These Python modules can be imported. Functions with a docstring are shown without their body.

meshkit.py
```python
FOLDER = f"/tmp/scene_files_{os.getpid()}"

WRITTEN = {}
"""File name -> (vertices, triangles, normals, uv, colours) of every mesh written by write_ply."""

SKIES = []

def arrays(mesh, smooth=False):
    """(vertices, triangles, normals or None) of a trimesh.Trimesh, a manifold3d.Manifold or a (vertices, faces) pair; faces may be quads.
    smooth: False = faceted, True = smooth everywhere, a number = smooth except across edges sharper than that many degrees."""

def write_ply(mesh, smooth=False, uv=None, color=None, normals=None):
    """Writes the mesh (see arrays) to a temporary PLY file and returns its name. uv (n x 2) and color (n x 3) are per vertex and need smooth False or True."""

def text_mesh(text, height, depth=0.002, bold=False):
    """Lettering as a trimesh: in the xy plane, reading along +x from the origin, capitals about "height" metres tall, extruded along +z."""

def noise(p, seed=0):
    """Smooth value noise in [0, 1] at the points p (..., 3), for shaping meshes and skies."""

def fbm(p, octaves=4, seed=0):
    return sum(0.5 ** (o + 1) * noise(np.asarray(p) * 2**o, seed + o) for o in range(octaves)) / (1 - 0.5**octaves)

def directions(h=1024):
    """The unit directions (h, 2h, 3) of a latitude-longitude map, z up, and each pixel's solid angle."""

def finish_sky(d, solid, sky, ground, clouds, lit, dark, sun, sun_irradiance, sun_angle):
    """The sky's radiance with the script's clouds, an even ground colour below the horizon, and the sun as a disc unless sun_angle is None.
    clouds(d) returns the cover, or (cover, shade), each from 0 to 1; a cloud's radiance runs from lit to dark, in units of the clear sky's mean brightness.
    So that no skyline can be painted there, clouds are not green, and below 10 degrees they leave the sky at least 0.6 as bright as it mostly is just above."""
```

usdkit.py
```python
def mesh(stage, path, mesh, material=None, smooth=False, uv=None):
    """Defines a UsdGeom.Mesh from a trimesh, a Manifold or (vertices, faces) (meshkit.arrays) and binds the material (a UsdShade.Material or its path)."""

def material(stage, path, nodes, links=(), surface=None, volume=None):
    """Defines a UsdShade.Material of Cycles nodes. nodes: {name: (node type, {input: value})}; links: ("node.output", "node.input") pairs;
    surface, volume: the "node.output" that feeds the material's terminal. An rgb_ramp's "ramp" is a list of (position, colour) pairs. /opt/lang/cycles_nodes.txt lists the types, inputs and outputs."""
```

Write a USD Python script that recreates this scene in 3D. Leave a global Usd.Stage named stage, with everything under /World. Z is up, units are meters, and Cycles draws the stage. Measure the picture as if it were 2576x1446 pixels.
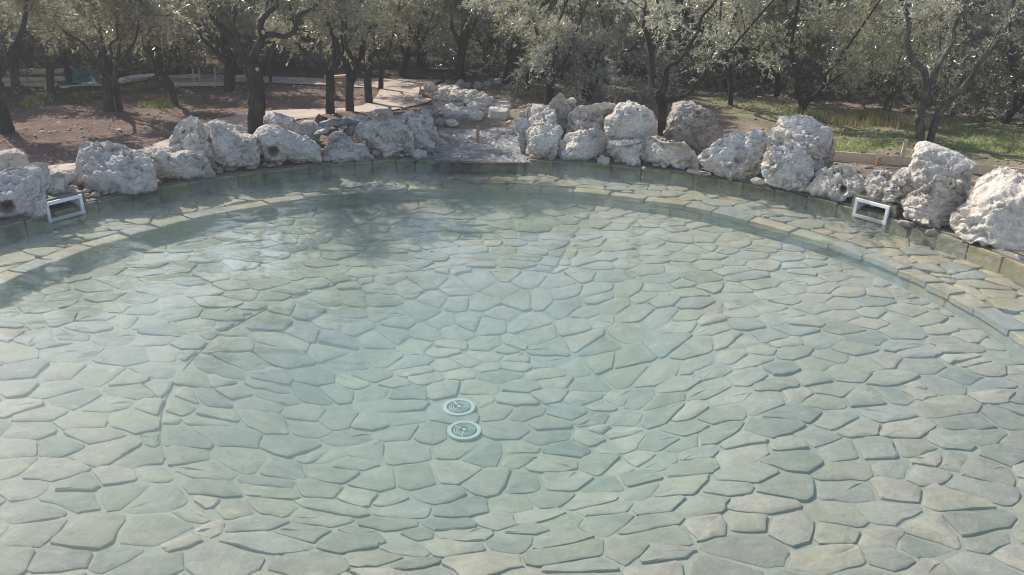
import math, numpy as np, trimesh, shapely, shapely.affinity, usdkit, meshkit
from shapely.geometry import Polygon, Point, LineString
from pxr import Usd, UsdGeom, UsdLux, UsdShade, Gf, Sdf, Vt

stage = Usd.Stage.CreateInMemory()
UsdGeom.SetStageUpAxis(stage, 'Z'); UsdGeom.SetStageMetersPerUnit(stage, 1.0)
world = UsdGeom.Xform.Define(stage, '/World'); stage.SetDefaultPrim(world.GetPrim())
UsdGeom.Scope.Define(stage, '/World/Looks')

# ------------------------------------------------------------------ camera, sky, sun, exposure
CAM_H, PITCH, ROLL, FPX = 2.5, math.radians(22.72), math.radians(0.93), 1983.0
EXPOSURE = 0.48
SUN_AZ, SUN_EL = math.radians(-48.0), math.radians(41.5)      # azimuth measured from +y towards +x
SUN_I, SKY_S = 1.22, 0.125
F = np.array([0, math.cos(PITCH), -math.sin(PITCH)]); U0 = np.array([0, math.sin(PITCH), math.cos(PITCH)]); R0 = np.array([1.0, 0, 0])
RT = math.cos(ROLL) * R0 + math.sin(ROLL) * U0; UP = -math.sin(ROLL) * R0 + math.cos(ROLL) * U0
EYE = np.array([0, 0, CAM_H])
cam = UsdGeom.Camera.Define(stage, '/World/camera')
cam.CreateHorizontalApertureAttr(36.0); cam.CreateVerticalApertureAttr(36.0 * 575 / 1024)
cam.CreateFocalLengthAttr(36.0 * FPX / 2576); cam.CreateClippingRangeAttr(Gf.Vec2f(0.05, 2000)); cam.CreateExposureAttr(EXPOSURE)
mt = Gf.Matrix4d(1.0)
for i, r in enumerate((RT, UP, -F, EYE)):
    mt.SetRow(i, Gf.Vec4d(float(r[0]), float(r[1]), float(r[2]), 1.0 if i == 3 else 0.0))
cam.AddTransformOp().Set(mt)
sun_dir = np.array([math.sin(SUN_AZ) * math.cos(SUN_EL), math.cos(SUN_AZ) * math.cos(SUN_EL), math.sin(SUN_EL)])
sun = UsdLux.DistantLight.Define(stage, '/World/sun')
sun.CreateIntensityAttr(SUN_I); sun.CreateAngleAttr(0.5); sun.CreateNormalizeAttr(True); sun.CreateColorAttr(Gf.Vec3f(1.0, 0.935, 0.83))
zax = sun_dir; xax = np.cross([0, 0, 1.0], zax); xax /= np.linalg.norm(xax); yax = np.cross(zax, xax)
ms = Gf.Matrix4d(1.0)
for i, r in enumerate((xax, yax, zax)):
    ms.SetRow(i, Gf.Vec4d(float(r[0]), float(r[1]), float(r[2]), 0.0))
sun.AddTransformOp().Set(ms)
sky_mat = usdkit.material(stage, '/World/Looks/sky_look', {
    'sky': ('sky_texture', {'sky_type': 'single_scattering', 'sun_disc': False, 'sun_elevation': SUN_EL, 'sun_rotation': math.atan2(sun_dir[0], sun_dir[1]), 'aerosol_density': 1.6}),
    'bg': ('background_shader', {'strength': SKY_S})}, [('sky.color', 'bg.color')], surface='bg.background')
dome = UsdLux.DomeLight.Define(stage, '/World/sky')
UsdShade.MaterialBindingAPI.Apply(dome.GetPrim()).Bind(sky_mat)
dome.GetPrim().SetCustomDataByKey('kind', 'structure')

# ------------------------------------------------------------------ helpers
names = {}
def numbered(path):
    n = names.get(path, -1) + 1; names[path] = n
    return path if n == 0 else f'{path}_{n:03d}'
def tag(o, label=None, cat=None, group=None, kind=None):
    p = o.GetPrim() if hasattr(o, 'GetPrim') else o
    for k, v in (('label', label), ('category', cat), ('group', group), ('kind', kind)):
        if v: p.SetCustomDataByKey(k, v)
    return p
def obj(name, mesh, mat, parent=None, smooth=False, **kw):
    base = str(parent.GetPath()) if parent else '/World'
    m = usdkit.mesh(stage, numbered(base + '/' + name), mesh, mat, smooth=smooth)
    tag(m, **kw); return m.GetPrim()
def thing(name, loc=(0, 0, 0), rz=0.0, **kw):
    x = UsdGeom.Xform.Define(stage, numbered('/World/' + name))
    x.AddTranslateOp().Set(Gf.Vec3d(*map(float, loc)))
    if rz: x.AddRotateZOp().Set(math.degrees(rz))
    tag(x, **kw); return x.GetPrim()
def structure(name, mesh, mat, **kw):
    return obj(name, mesh, mat, None, kind='structure', **kw)
def ray(px, py):
    x, y = (px - 1288) / FPX, -(py - 723) / FPX
    return F + x * RT + y * UP
def at(px, py, z=0.0):                       # point of the photograph on the level z
    d = ray(px, py); return EYE + d * ((z - CAM_H) / d[2])
def project(p):
    q = np.asarray(p, float) - EYE; d = q @ F
    return 1288 + FPX * (q @ RT) / d, 723 - FPX * (q @ UP) / d, d
def plane_hit(px, py, az, dist):             # on the upright plane at horizontal distance dist in the direction az
    d = ray(px, py); n = np.array([math.sin(az), math.cos(az), 0]); return EYE + d * (dist / (d @ n))
def tm(v, f): return trimesh.Trimesh(np.asarray(v, float), np.asarray(f, int), process=False)
def cat(ms):
    ms = [m for m in ms if m is not None]
    off = np.cumsum([0] + [len(m.vertices) for m in ms])
    return tm(np.vstack([m.vertices for m in ms]), np.vstack([m.faces + o for m, o in zip(ms, off)]))
def smoothstep(a, b, x):
    t = np.clip((np.asarray(x, float) - a) / (b - a), 0, 1); return t * t * (3 - 2 * t)
def spline(P, n):
    P = np.asarray(P, float); Q = np.vstack([2 * P[0] - P[1], P, 2 * P[-1] - P[-2]]); out = []
    for i in range(1, len(Q) - 2):
        a, b, c, d = Q[i - 1:i + 3]
        for t in np.arange(n) / n:
            out.append(.5 * (2 * b + (c - a) * t + (2 * a - 5 * b + 4 * c - d) * t * t + (3 * b - a - 3 * c + d) * t ** 3))
    return np.array(out + [P[-1]])
def tube(P, R, sides=8, cap=True, rough=0.0, rng=None):
    P = np.asarray(P, float); R = np.broadcast_to(np.asarray(R, float), (len(P),))
    T = np.gradient(P, axis=0); T /= np.linalg.norm(T, axis=1, keepdims=True) + 1e-12
    ref = np.array([0.31, 0.94, 0.1]) if abs(T[:, 2]).mean() > .5 else np.array([.05, .1, 1.0])
    A = np.cross(T, ref); A /= np.linalg.norm(A, axis=1, keepdims=True) + 1e-12; B = np.cross(T, A)
    a = np.arange(sides) * 2 * math.pi / sides
    rr = R[:, None] * np.ones((1, sides))
    if rough and rng is not None:
        rr = rr * (1 + rough * (rng.random((len(P), sides)) - .5) + rough * .7 * np.sin(a * 2 + rng.random() * 6)[None])
    V = P[:, None] + rr[..., None] * (np.cos(a)[None, :, None] * A[:, None] + np.sin(a)[None, :, None] * B[:, None])
    V = V.reshape(-1, 3); f = []
    i = np.arange(len(P) - 1)[:, None] * sides; k = np.arange(sides)[None]; k2 = (k + 1) % sides
    q = np.stack([i + k, i + sides + k, i + sides + k2, i + k2], -1).reshape(-1, 4)
    f = np.vstack([q[:, [0, 1, 2]], q[:, [0, 2, 3]]])
    if cap:
        n = len(V); V = np.vstack([V, P[0], P[-1]]); l = (len(P) - 1) * sides; ks = np.arange(sides)
        f = np.vstack([f, np.stack([np.full(sides, n), ks, (ks + 1) % sides], 1), np.stack([np.full(sides, n + 1), l + (ks + 1) % sides, l + ks], 1)])
    return tm(V, f)
def beam(a, b, w, h, up=(0, 0, 1.0), bev=0.004):   # a sawn timber from a to b with chamfered edges
    a, b = np.asarray(a, float), np.asarray(b, float); t = b - a; L = np.linalg.norm(t); t /= L
    s = np.cross(t, up); s /= np.linalg.norm(s); u = np.cross(s, t)
    o = [(-w/2+bev, -h/2), (w/2-bev, -h/2), (w/2, -h/2+bev), (w/2, h/2-bev), (w/2-bev, h/2), (-w/2+bev, h/2), (-w/2, h/2-bev), (-w/2, -h/2+bev)]
    V = [c + x * s + y * u for c in (a, b) for x, y in o]
    fs = [(i, (i + 1) % 8, 8 + (i + 1) % 8) for i in range(8)] + [(i, 8 + (i + 1) % 8, 8 + i) for i in range(8)]
    fs += [(0, i + 1, i) for i in range(1, 7)] + [(8, 8 + i, 9 + i) for i in range(1, 7)]
    m = tm(V, fs); m.fix_normals(); return m

# ------------------------------------------------------------------ materials
L = '/World/Looks/'
def look(name, cols, scale=6, detail=6, rough=.8, bump=.3, bscale=40, spec=.4, dist=.02, rnd=0.0, bdetail=5, stretch=(1, 1, 1), extra=None):
    n = {'tc': ('texture_coordinate', {}), 'geo': ('geometry', {}), 'map': ('mapping', {'scale': stretch}),
         'n1': ('noise_texture', {'scale': scale, 'detail': detail, 'roughness': .6}),
         'r1': ('rgb_ramp', {'ramp': cols}), 'n2': ('noise_texture', {'scale': bscale, 'detail': bdetail, 'roughness': .65}),
         'b': ('bump', {'strength': bump, 'distance': dist}), 'oi': ('object_info', {}),
         'h': ('hsv', {}), 'mr': ('map_range', {'clamp': True, 'from_min': 0, 'from_max': 1, 'to_min': 1 - rnd, 'to_max': 1 + rnd}),
         'p': ('principled_bsdf', {'roughness': rough, 'specular_ior_level': spec})}
    l = [('geo.position', 'map.vector'), ('map.vector', 'n1.vector'), ('map.vector', 'n2.vector'), ('n1.fac', 'r1.fac'), ('r1.color', 'h.color'), ('oi.random', 'mr.value'), ('mr.result', 'h.value'),
         ('h.color', 'p.base_color'), ('n2.fac', 'b.height'), ('b.normal', 'p.normal')]
    return usdkit.material(stage, L + name, n, l, surface='p.BSDF')
# limestone of the boulders: pale grey crust, pinkish brown iron stain, dark pits
def limestone(name, stain=.5, tone=1.0, cool=0.0):
    n = {'geo': ('geometry', {}),
         'n1': ('noise_texture', {'scale': 1.6, 'detail': 9, 'roughness': .55}), 'n2': ('noise_texture', {'scale': 1.3, 'detail': 6, 'roughness': .6, 'distortion': .8}),
         'n3': ('noise_texture', {'scale': 24, 'detail': 8, 'roughness': .7}), 'v': ('voronoi_texture', {'scale': 13, 'feature': 'f1', 'detail': 1}), 'n4': ('noise_texture', {'scale': 3.4, 'detail': 3}),
         'n5': ('noise_texture', {'scale': 8, 'detail': 9, 'roughness': .66, 'type': 'fBM'}),
         'crust': ('rgb_ramp', {'ramp': [(.25, (.30 * tone, .275 * tone, .258 * tone)), (.42, (.405 * tone, .374 * tone, (.335 + cool) * tone)), (.60, (.45 * tone, .420 * tone, (.374 + cool) * tone)), (.78, (.50 * tone, .470 * tone, .422 * tone))]}),
         'iron': ('rgb_ramp', {'ramp': [(.3, (.32, .205, .15)), (.6, (.42, .325, .275))]}),
         'im': ('map_range', {'clamp': True, 'from_min': .66 - .22 * stain, 'from_max': .90 - .2 * stain, 'to_min': 0, 'to_max': .8}),
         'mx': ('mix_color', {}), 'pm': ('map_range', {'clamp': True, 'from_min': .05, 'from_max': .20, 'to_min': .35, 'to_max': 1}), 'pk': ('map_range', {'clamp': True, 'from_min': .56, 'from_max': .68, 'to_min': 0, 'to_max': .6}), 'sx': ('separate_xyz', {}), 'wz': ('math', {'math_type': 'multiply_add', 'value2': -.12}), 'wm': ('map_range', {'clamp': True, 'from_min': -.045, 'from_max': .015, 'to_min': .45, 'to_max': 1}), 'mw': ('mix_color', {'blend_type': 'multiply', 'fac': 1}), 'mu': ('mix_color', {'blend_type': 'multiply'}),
         'g3': ('map_range', {'clamp': True, 'from_min': .3, 'from_max': .7, 'to_min': .74, 'to_max': 1.16}), 'mg': ('mix_color', {'blend_type': 'multiply', 'fac': 1, 'use_clamp': False}),
         'ad': ('math', {'math_type': 'multiply_add', 'value2': .9}), 'b': ('bump', {'strength': .95, 'distance': .045}), 'p': ('principled_bsdf', {'roughness': .95, 'specular_ior_level': .12})}
    l = [('geo.position', f'{k}.vector') for k in ('n1', 'n2', 'n3', 'v', 'n5', 'n4')] + [('n1.fac', 'crust.fac'), ('n3.fac', 'iron.fac'), ('n2.fac', 'im.value'), ('im.result', 'mx.fac'), ('crust.color', 'mx.a'), ('iron.color', 'mx.b'), ('n4.fac', 'pk.value'), ('pk.result', 'mu.fac'),
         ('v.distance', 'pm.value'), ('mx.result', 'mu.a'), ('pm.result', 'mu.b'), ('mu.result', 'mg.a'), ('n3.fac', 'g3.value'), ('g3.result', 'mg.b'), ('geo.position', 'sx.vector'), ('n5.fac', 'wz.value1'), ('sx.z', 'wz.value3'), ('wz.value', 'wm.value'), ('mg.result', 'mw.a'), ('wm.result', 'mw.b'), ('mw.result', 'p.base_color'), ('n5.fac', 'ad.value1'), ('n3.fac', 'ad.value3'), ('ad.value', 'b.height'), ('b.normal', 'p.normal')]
    return usdkit.material(stage, L + name, n, l, surface='p.BSDF')
M = {}
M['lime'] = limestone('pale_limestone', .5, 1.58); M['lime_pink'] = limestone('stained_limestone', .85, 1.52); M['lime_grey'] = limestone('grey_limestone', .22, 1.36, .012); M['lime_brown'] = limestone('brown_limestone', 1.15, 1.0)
M['slate'] = look('slate_slab_look', [(.3, (.10, .105, .12)), (.6, (.24, .245, .26)), (.75, (.34, .34, .35))], 5, rough=.55, bump=.4, bscale=25)
# flagstones of the pool: each stone gets its own tone from a ramp by its random number
def flag(name, ramp):
    n = {'geo': ('geometry', {}), 'oi': ('object_info', {}), 'isl': ('mix_float', {'fac': .5}), 'r': ('rgb_ramp', {'ramp': ramp, 'interpolate': False}),
         'n1': ('noise_texture', {'scale': 4.5, 'detail': 9, 'roughness': .68, 'distortion': .5}), 'n2': ('noise_texture', {'scale': 30, 'detail': 8, 'roughness': .7}),
         'map': ('mapping', {'scale': (1, 2.2, 1), 'rotation': (0, 0, .3)}), 'n3': ('noise_texture', {'scale': 6, 'detail': 6, 'roughness': .6}),
         'm1': ('map_range', {'clamp': True, 'from_min': .3, 'from_max': .7, 'to_min': .70, 'to_max': 1.24}), 'm2': ('map_range', {'clamp': True, 'from_min': .3, 'from_max': .7, 'to_min': .86, 'to_max': 1.12}),
         'mu': ('mix_color', {'blend_type': 'multiply', 'fac': 1, 'use_clamp': False}), 'mu2': ('mix_color', {'blend_type': 'multiply', 'fac': 1, 'use_clamp': False}),
         'n6': ('noise_texture', {'scale': .75, 'detail': 6, 'roughness': .6}), 'sl': ('map_range', {'clamp': True, 'from_min': .45, 'from_max': .7, 'to_min': 0, 'to_max': .42}), 'ms': ('mix_color', {'b': (.20, .20, .145)}), 'och': ('map_range', {'clamp': True, 'from_min': .58, 'from_max': .72, 'to_min': 0, 'to_max': .55}), 'mo': ('mix_color', {'b': (.40, .33, .20)}),
         'ad': ('math', {'math_type': 'add'}), 'b': ('bump', {'strength': .55, 'distance': .02}), 'p': ('principled_bsdf', {'roughness': .75, 'specular_ior_level': .2})}
    l = [('oi.random', 'r.fac'), ('geo.position', 'map.vector'), ('geo.position', 'n1.vector'), ('geo.position', 'n2.vector'), ('map.vector', 'n3.vector'), ('n1.fac', 'm1.value'), ('n2.fac', 'm2.value'),
         ('n3.fac', 'och.value'), ('och.result', 'mo.fac'), ('r.color', 'mo.a'), ('mo.result', 'mu.a'), ('m1.result', 'mu.b'), ('mu.result', 'mu2.a'), ('m2.result', 'mu2.b'), ('geo.position', 'n6.vector'), ('n6.fac', 'sl.value'), ('sl.result', 'ms.fac'), ('mu2.result', 'ms.a'), ('ms.result', 'p.base_color'), ('n1.fac', 'ad.value1'), ('n2.fac', 'ad.value2'), ('ad.value', 'b.height'), ('b.normal', 'p.normal')]
    return usdkit.material(stage, L + name, n, l, surface='p.BSDF')
G = [(.30, .31, .26), (.34, .33, .27), (.26, .29, .27), (.38, .35, .28), (.31, .32, .30), (.28, .29, .24), (.36, .33, .29), (.33, .34, .30), (.27, .28, .26), (.35, .34, .26)]
M['flag'] = flag('flagstone_look', [(i / len(G), tuple((.70, .80, .63, .85, .74)[i % 5] * (.6 * x + .4 * y) * w for x, y, w in zip(c, (.37, .318, .24), (1.0, .945, .97)))) for i, c in enumerate(G)])
G2 = [(.34, .30, .22), (.29, .29, .25), (.38, .33, .24), (.26, .28, .27), (.33, .29, .24), (.30, .30, .22), (.40, .34, .26), (.28, .29, .28)]
M['flag_ledge'] = flag('ledge_flagstone_look', [(i / len(G2), tuple(v * k for v, k in zip(c, (.93, .89, .82)))) for i, c in enumerate(G2)])
M['mossy'] = flag('mossy_wall_stone_look', [(i / 4, c) for i, c in enumerate([(.25, .23, .13), (.21, .20, .13), (.27, .24, .15), (.23, .22, .17)])])
M['grout'] = look('grout_look', [(.3, (.21, .20, .165)), (.7, (.27, .255, .215))], 5, rough=.9, bump=.4, bscale=50)
M['wall'] = look('rubble_mortar_look', [(.3, (.13, .12, .095)), (.7, (.25, .235, .20))], 5, rough=.9, bump=.5, bscale=30)
M['bark'] = look('olive_bark', [(.3, (.020, .017, .015)), (.55, (.048, .041, .035)), (.75, (.095, .085, .072))], 9, rough=.95, bump=.9, bscale=22, dist=.03, stretch=(1, 1, .35), spec=.1)
M['bark_pale'] = look('pale_olive_bark', [(.3, (.035, .03, .025)), (.5, (.085, .075, .06)), (.7, (.16, .15, .125))], 9, rough=.95, bump=.8, bscale=22, dist=.03, stretch=(1, 1, .5), spec=.1)
M['cut'] = look('cut_wood', [(.3, (.34, .22, .14)), (.7, (.46, .31, .21))], 20, rough=.8)
M['timber'] = look('sawn_timber', [(.3, (.42, .31, .20)), (.7, (.58, .46, .33))], 5, rough=.8, stretch=(6, 1, 6), bscale=30, bump=.2)
M['timber_white'] = look('weathered_pale_timber', [(.3, (.50, .48, .43)), (.7, (.68, .66, .60))], 5, rough=.8, bump=.2)
M['timber_orange'] = look('orange_timber', [(.3, (.30, .17, .09)), (.7, (.40, .24, .14))], 6, rough=.75, bump=.2)
M['path'] = look('pale_screed', [(.3, (.33, .272, .232)), (.5, (.43, .363, .313)), (.72, (.48, .41, .357))], 2.5, rough=.95, bump=.3, bscale=60, spec=.1)
M['plastic'] = look('white_plastic', [(.3, (.60, .61, .62)), (.7, (.66, .67, .68))], 3, rough=.4, bump=.02)
M['grille'] = look('drain_plastic', [(.3, (.32, .33, .31)), (.7, (.40, .41, .39))], 3, rough=.5, bump=.02)
M['dark'] = look('dark_throat', [(.3, (.10, .10, .095)), (.7, (.16, .16, .15))], 4, rough=.6)
M['net'] = look('green_net', [(.3, (.03, .12, .10)), (.7, (.08, .26, .22))], 30, rough=.7, bump=.8, bscale=60)
M['rootball'] = look('dry_root', [(.3, (.06, .045, .035)), (.7, (.16, .12, .09))], 30, rough=1, bump=.8, bscale=80)
def leaf(name, top, under, gloss=.30):
    n = {'geo': ('geometry', {}), 'n': ('noise_texture', {'scale': 1.6, 'detail': 3}), 'wn': ('white_noise_texture', {'dimensions': '3D'}), 'sn': ('vector_math', {'math_type': 'snap', 'vector2': (.07, .07, .07)}),
         'mt': ('mix_color', {'a': top, 'b': tuple(np.multiply(top, (1.5, 1.35, .95)))}), 'mb': ('mix_color', {'b': under}), 'rr': ('map_range', {'clamp': True, 'from_min': .35, 'from_max': .65, 'to_min': 0, 'to_max': 1}),
         'v': ('hsv', {}), 'vm': ('map_range', {'clamp': True, 'to_min': .65, 'to_max': 1.4}), 'p': ('principled_bsdf', {'roughness': gloss, 'specular_ior_level': .9}), 't': ('translucent_bsdf', {}), 'm': ('mix_closure', {'fac': .30}),
         'tc': ('mix_color', {'blend_type': 'multiply', 'fac': 1, 'b': (1.15, 1.15, .85), 'use_clamp': False})}
    l = [('geo.position', 'n.vector'), ('geo.position', 'sn.vector1'), ('sn.vector', 'wn.vector'), ('wn.value', 'vm.value'), ('n.fac', 'rr.value'), ('rr.result', 'mt.fac'), ('mt.result', 'v.color'), ('vm.result', 'v.value'), ('v.color', 'mb.a'), ('geo.backfacing', 'mb.fac'),
         ('mb.result', 'p.base_color'), ('mb.result', 'tc.a'), ('tc.result', 't.color'), ('p.BSDF', 'm.closure1'), ('t.BSDF', 'm.closure2')]
    return usdkit.material(stage, L + name, n, l, surface='m.closure')
M['leaf'] = leaf('olive_leaf', (.215, .22, .155), (.40, .40, .34))
M['leaf_silver'] = leaf('silver_olive_leaf', (.26, .265, .225), (.48, .485, .45))
M['leaf_dark'] = leaf('dark_leaf', (.13, .135, .105), (.22, .225, .19))
M['grass'] = leaf('grass_blade', (.25, .32, .09), (.26, .33, .11), .6)
M['grass_tuft'] = leaf('tuft_blade', (.30, .32, .10), (.31, .33, .12), .6)
M['grass_dry'] = leaf('dry_grass_blade', (.33, .27, .145), (.34, .29, .16), .7)
M['flower'] = look('yellow_petal', [(.3, (.75, .6, .03)), (.7, (.8, .66, .05))], 3)
gm = {'at': ('attribute', {'attribute': 'soil'}), 'geo': ('geometry', {}), 'n1': ('noise_texture', {'scale': 3, 'detail': 10, 'roughness': .7}), 'n2': ('noise_texture', {'scale': 45, 'detail': 6, 'roughness': .7}), 'n3': ('noise_texture', {'scale': 14, 'detail': 8, 'roughness': .7}),
      'm1': ('map_range', {'clamp': True, 'from_min': .3, 'from_max': .7, 'to_min': .65, 'to_max': 1.3}), 'm2': ('map_range', {'clamp': True, 'from_min': .3, 'from_max': .7, 'to_min': .6, 'to_max': 1.4}),
      'a': ('mix_color', {'blend_type': 'multiply', 'fac': 1, 'use_clamp': False}), 'c': ('mix_color', {'blend_type': 'multiply', 'fac': 1, 'use_clamp': False}), 'ad': ('math', {'math_type': 'add'}), 'b': ('bump', {'strength': .9, 'distance': .05}), 'p': ('principled_bsdf', {'roughness': .95, 'specular_ior_level': .1})}
M['ground'] = usdkit.material(stage, L + 'earth', gm, [('geo.position', f'{k}.vector') for k in ('n1', 'n2', 'n3')] + [('at.color', 'a.a'), ('n1.fac', 'm1.value'), ('m1.result', 'a.b'), ('a.result', 'c.a'), ('n2.fac', 'm2.value'), ('m2.result', 'c.b'), ('c.result', 'p.base_color'), ('n3.fac', 'ad.value1'), ('n2.fac', 'ad.value2'), ('ad.value', 'b.height'), ('b.normal', 'p.normal')], surface='p.BSDF')
# wet crinkled sheet of the inlet
M['wet'] = look('wet_inlet_look', [(.32, (.20, .20, .205)), (.5, (.34, .34, .345)), (.66, (.48, .475, .46))], 14, rough=.18, bump=1.0, bscale=13, spec=1.0, dist=.12)
# water: a clear rippled skin over a faintly milky green body
wn = {'geo': ('geometry', {}), 'n1': ('noise_texture', {'scale': 1.1, 'detail': 2, 'roughness': .4, 'distortion': .4}), 'n2': ('noise_texture', {'scale': 6, 'detail': 2, 'roughness': .5}), 'map': ('mapping', {'scale': (1, 1.6, 1), 'rotation': (0, 0, .35)}),
      'ad': ('math', {'math_type': 'multiply_add', 'value2': .10}), 'b': ('bump', {'strength': 1.0, 'distance': .028}), 'lw': ('layer_weight', {'blend': .5}), 'p5': ('math', {'math_type': 'power', 'value2': 5.0}), 'fr': ('math', {'math_type': 'multiply_add', 'value2': .98, 'value3': .02}), 't': ('transparent_bsdf', {'color': (1, 1, 1)}), 'g': ('glossy_bsdf', {'roughness': .0, 'color': (1, 1, 1)}), 'm': ('mix_closure', {}),
      'vol': ('principled_volume', {'color': (.14, .195, .178), 'density': 1.0, 'anisotropy': .2, 'absorption_color': (.70, .975, .935)})}
M['water'] = usdkit.material(stage, L + 'pool_water_look', wn, [('geo.position', 'map.vector'), ('map.vector', 'n1.vector'), ('map.vector', 'n2.vector'), ('n2.fac', 'ad.value1'), ('n1.fac', 'ad.value3'), ('ad.value', 'b.height'), ('b.normal', 'lw.normal'), ('b.normal', 'g.normal'), ('lw.facing', 'p5.value1'), ('p5.value', 'fr.value1'),
      ('fr.value', 'm.fac'), ('t.BSDF', 'm.closure1'), ('g.BSDF', 'm.closure2')], surface='m.closure', volume='vol.volume')

# ------------------------------------------------------------------ pool geometry
C = np.array([-0.28, 5.32]); RW, RL, RS, RD = 5.075, 4.22, 2.225, 1.21        # water's edge, ledge, start of the slope, deep disc
ZL, ZR, ZF, ZD = -0.15, -0.29, -0.42, -0.77      # ledge, floor below the ledge, top of the slope, deep disc
def zfloor(x, y):
    r = np.hypot(np.asarray(x) - C[0], np.asarray(y) - C[1]); return zprof(r)
def zprof(r):
    r = np.asarray(r, float); k = np.array([-.12, -.06, 0, .06, .12])
    return np.mean([np.interp(np.abs(r + a), [0, RD, RS, RL], [ZD - .015, ZD, ZF, ZR]) for a in k], 0)
def revolve(prof, n=160):
    a = np.arange(n) * 2 * math.pi / n; P = np.array(prof)
    V = np.stack([C[0] + P[:, None, 0] * np.cos(a), C[1] + P[:, None, 0] * np.sin(a), np.broadcast_to(P[:, None, 1], (len(P), n))], -1).reshape(-1, 3)
    i = np.arange(len(P) - 1)[:, None] * n; k = np.arange(n)[None]; k2 = (k + 1) % n
    q = np.stack([i + k, i + k2, i + n + k2, i + n + k], -1).reshape(-1, 4)
    return tm(V, np.vstack([q[:, [0, 1, 2]], q[:, [0, 2, 3]]]))
def circle(r, n=128): return Point(*C).buffer(r, quad_segs=n // 4)
def stone_mesh(poly, ztop, thick, rng, chamf=.007):
    poly = shapely.geometry.polygon.orient(poly)
    P = np.array(poly.exterior.coords)[:-1]; inner = poly.buffer(-chamf)
    c = np.array(poly.centroid.coords[0]); n = len(P)
    d = P - c; l = np.linalg.norm(d, axis=1, keepdims=True); Q = c + d * np.maximum(.5, (l - chamf * 1.4) / l); Q2 = c + (Q - c) * .62
    tilt = rng.normal(0, .022, 2); h = rng.uniform(-.007, .007)
    def z(A, o): return (ztop(A[:, 0], A[:, 1]) + h + (A - c) @ tilt + o)[:, None]
    V = np.vstack([np.hstack([P, z(P, -thick)]), np.hstack([P, z(P, -chamf * .8) + rng.normal(0, .002, (n, 1))]), np.hstack([Q, z(Q, 0) + rng.normal(0, .0015, (n, 1))]), np.hstack([Q2, z(Q2, .003) + rng.normal(0, .003, (n, 1))]), np.hstack([c[None], z(c[None], .002)])])
    k = np.arange(n); k2 = (k + 1) % n; f = []
    for a, b in ((0, n), (n, 2 * n), (2 * n, 3 * n)):
        f += [np.stack([a + k, a + k2, b + k2], 1), np.stack([a + k, b + k2, b + k], 1)]
    f.append(np.stack([3 * n + k, 3 * n + k2, np.full(n, 4 * n)], 1))
    return tm(V, np.vstack(f))
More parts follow.
